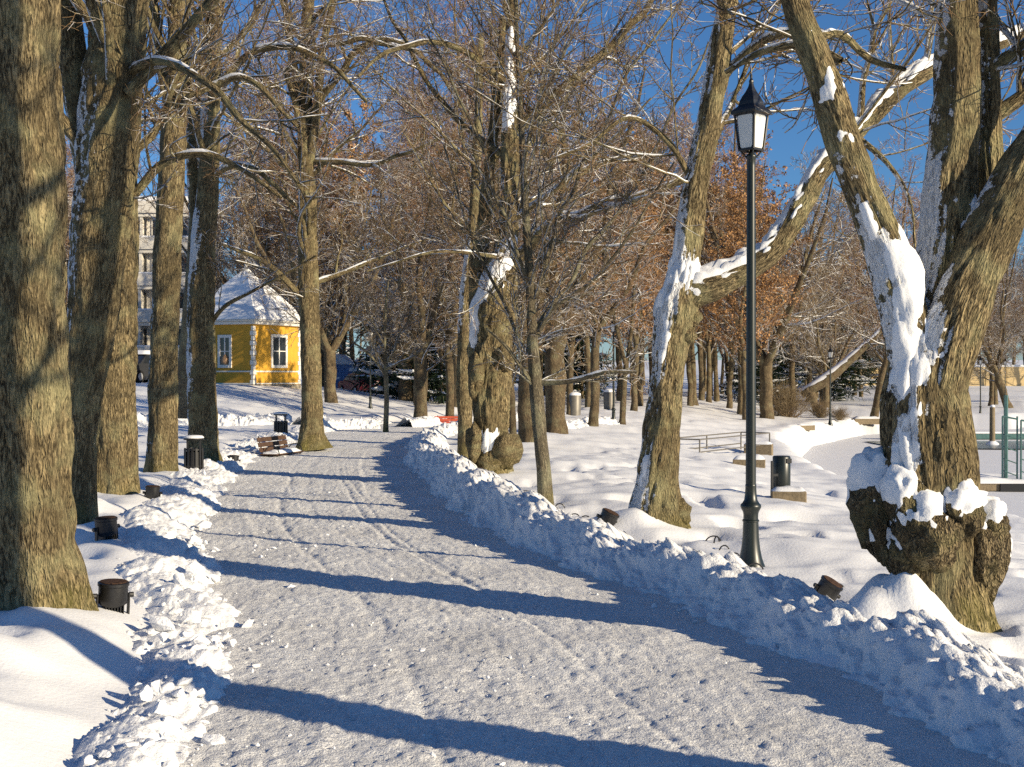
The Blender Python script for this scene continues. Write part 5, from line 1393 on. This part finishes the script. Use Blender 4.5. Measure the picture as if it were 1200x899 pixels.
for x0, y0 in ((-.05, .5), (.38, .25)):
    zt = 2.1 if x0 < 0 else 2.0
    for dx in (0, .42): MB().bar((x0 + dx, y0, .2), (x0 + dx, y0, zt), .026).build('frame_post', 'teal_steel', o)
    MB().bar((x0, y0, zt), (x0 + .42, y0, zt - .08), .026).build('frame_bar', 'teal_steel', o)
    for z in (.55, .9, 1.25, 1.6): MB().bar((x0, y0, z), (x0 + .42, y0, z - .15), .016).build('rung', 'teal_steel', o)
MB().bar((.2, .9, .2), (.2, .9, 2.7), .06).build('pile', 'teal_steel', o)
q = P(1163, 522, 1500 * (CAMZ - ICE) / 82); o = thing('mooring_post', 'bare wooden post standing in the ice with snow at its foot', 'post', (q[0], q[1], ICE))
MB().lathe([(.14, -.2), (.13, .2), (.12, 1.75), (.10, 1.8)], 12).build('post', 'grey_wood', o, True)
MB().lathe([(.35, -.02), (.28, .1), (.15, .2), (.12, .21)], 12).build('snow_foot', 'snow', o, True)
MB().lathe([(.12, 1.79), (.12, 1.84), (.05, 1.9)], 12).build('snow_cap', 'snow', o, True)
q = P(1130, 515, 1500 * (CAMZ - ICE) / 75); o = thing('floating_boom', 'long pale teal boom lying across the far ice', 'boom', (q[0], q[1], ICE))
for k in range(7):
    MB().box(-4 + k * 3.0, -1.05 + k * 3.0, -.35, .35, 0.02, .30, .04).build('pontoon', 'teal_steel', o)
    MB().box(-4 + k * 3.0, -1.05 + k * 3.0, -.38, .38, .302, .40, .04).build('snow_cover', 'snow', o)
q = P(1150, 470, 150); o = thing('garden_wall', 'sunlit ochre wall far across the pond', 'wall', (52, 150, float(ground(52, 150, False))))
for k in range(14): MB().box(-14 + k * 2.5, -11.55 + k * 2.5, 0, .5, -.5, 2.2, .03).build('wall_panel', 'ochre_wall', o); MB().box(-14 + k * 2.5, -11.55 + k * 2.5, -.06, .56, 2.2, 2.45, .05).build('snow_cap', 'snow', o)

# ------------------------------------------------------------------ brown bush, far walker, far bins
q = at(922, 489); rng = np.random.default_rng(8)
o = thing('brown_bush', 'dense brown leafless bush left of the half-fallen trunk', 'bush', q)
m_ = 150; a = rng.uniform(0, 6.28, m_); el = rng.uniform(0.35, 1.5, m_)
d_ = np.stack([np.cos(a) * np.cos(el), np.sin(a) * np.cos(el), np.sin(el)], -1)
a1, b1 = grow(np.stack([rng.normal(0, .25, m_), rng.normal(0, .25, m_), np.full(m_, -.1)], -1), d_, rng.uniform(1.3, 2.3, m_), np.full(m_, .014), np.full(m_, .006), 6, .12, .02, rng)
p, dd_, l, r = spawn(a1, b1, 7, .15, 1, (20, 50), .38, np.full(m_, 1.9), rng, rmin=.005)
a2, b2 = grow(p, dd_, l, r, np.full(len(r), .004), 3, .16, .02, rng)
p, dd_, l3, r = spawn(a2, b2, 3, .2, 1, (20, 50), .5, l, rng, rmin=.004)
a3, b3 = grow(p, dd_, l3, r, np.full(len(r), .003), 2, .16, .02, rng)
build('stems', [tubes(a1, b1, 4, .2, rng)], 'twig_tan', o); build('twigs', [tubes(a2, b2, 3, .2, rng), tubes(a3, b3, 3, .2, rng)], 'twig_tan', o)
for k, (px, py, s_) in enumerate(((962, 490, .5), (984, 492, .35))):
    q = at(px, py); c = copy_tree(o, q, 1.0 + k, s_, ('small bare shrub beside the half-fallen trunk', 'smallest bare shrub right behind the distant lamp')[k])
# walker
wd = 165.0; x = (991 - 600) * wd / F; o = thing('person', 'distant walker in dark clothes on the far lawn', 'person', (x, wd, float(ground(x, wd, False))))
me = bpy.data.meshes.new('body')
vs = [(0, 0, .92), (0, 0, 1.15), (0, 0, 1.40), (0, 0, 1.50), (0, 0, 1.60), (0, 0, 1.74), (.09, 0, .88), (.11, .10, .48), (.12, .02, .06), (.12, -.12, .03), (-.09, 0, .88), (-.11, -.12, .48), (-.12, -.02, .06), (-.12, -.16, .03), (.19, 0, 1.40), (.25, .05, 1.12), (.24, -.08, .88), (-.19, 0, 1.40), (-.25, -.05, 1.12), (-.24, .10, .88)]
es = [(0, 1), (1, 2), (2, 3), (3, 4), (4, 5), (0, 6), (6, 7), (7, 8), (8, 9), (0, 10), (10, 11), (11, 12), (12, 13), (2, 14), (14, 15), (15, 16), (2, 17), (17, 18), (18, 19)]
rs = [.16, .15, .16, .065, .10, .08, .10, .07, .05, .045, .10, .07, .05, .045, .075, .055, .045, .075, .055, .045]
me.from_pydata(vs, es, []); me.materials.append(MATS['cloth_dark'])
b_ = link(bpy.data.objects.new('body', me), o)
mod = b_.modifiers.new('skin', 'SKIN'); 
for k, r_ in enumerate(rs): me.skin_vertices[0].data[k].radius = (r_, r_)
me.skin_vertices[0].data[0].use_root = True
b_.modifiers.new('sub', 'SUBSURF').levels = 1
# far bins under the trees beyond the lawn
for k, (px, py, lab) in enumerate(((673, 486, 'far grey bin under the trees left of the leaning trunk'), (714, 480, 'far grey bin under the trees beyond the lamp post'))):
    q = at(px, py); o = thing('litter_bin', lab, 'bin', q)
    MB().lathe([(.24, -.1), (.27, .75), (.25, .78)], 16).build('barrel', 'steel', o, True); MB().lathe([(.26, .78), (.24, .86), (.1, .92)], 16).build('snow_cap', 'snow', o, True)
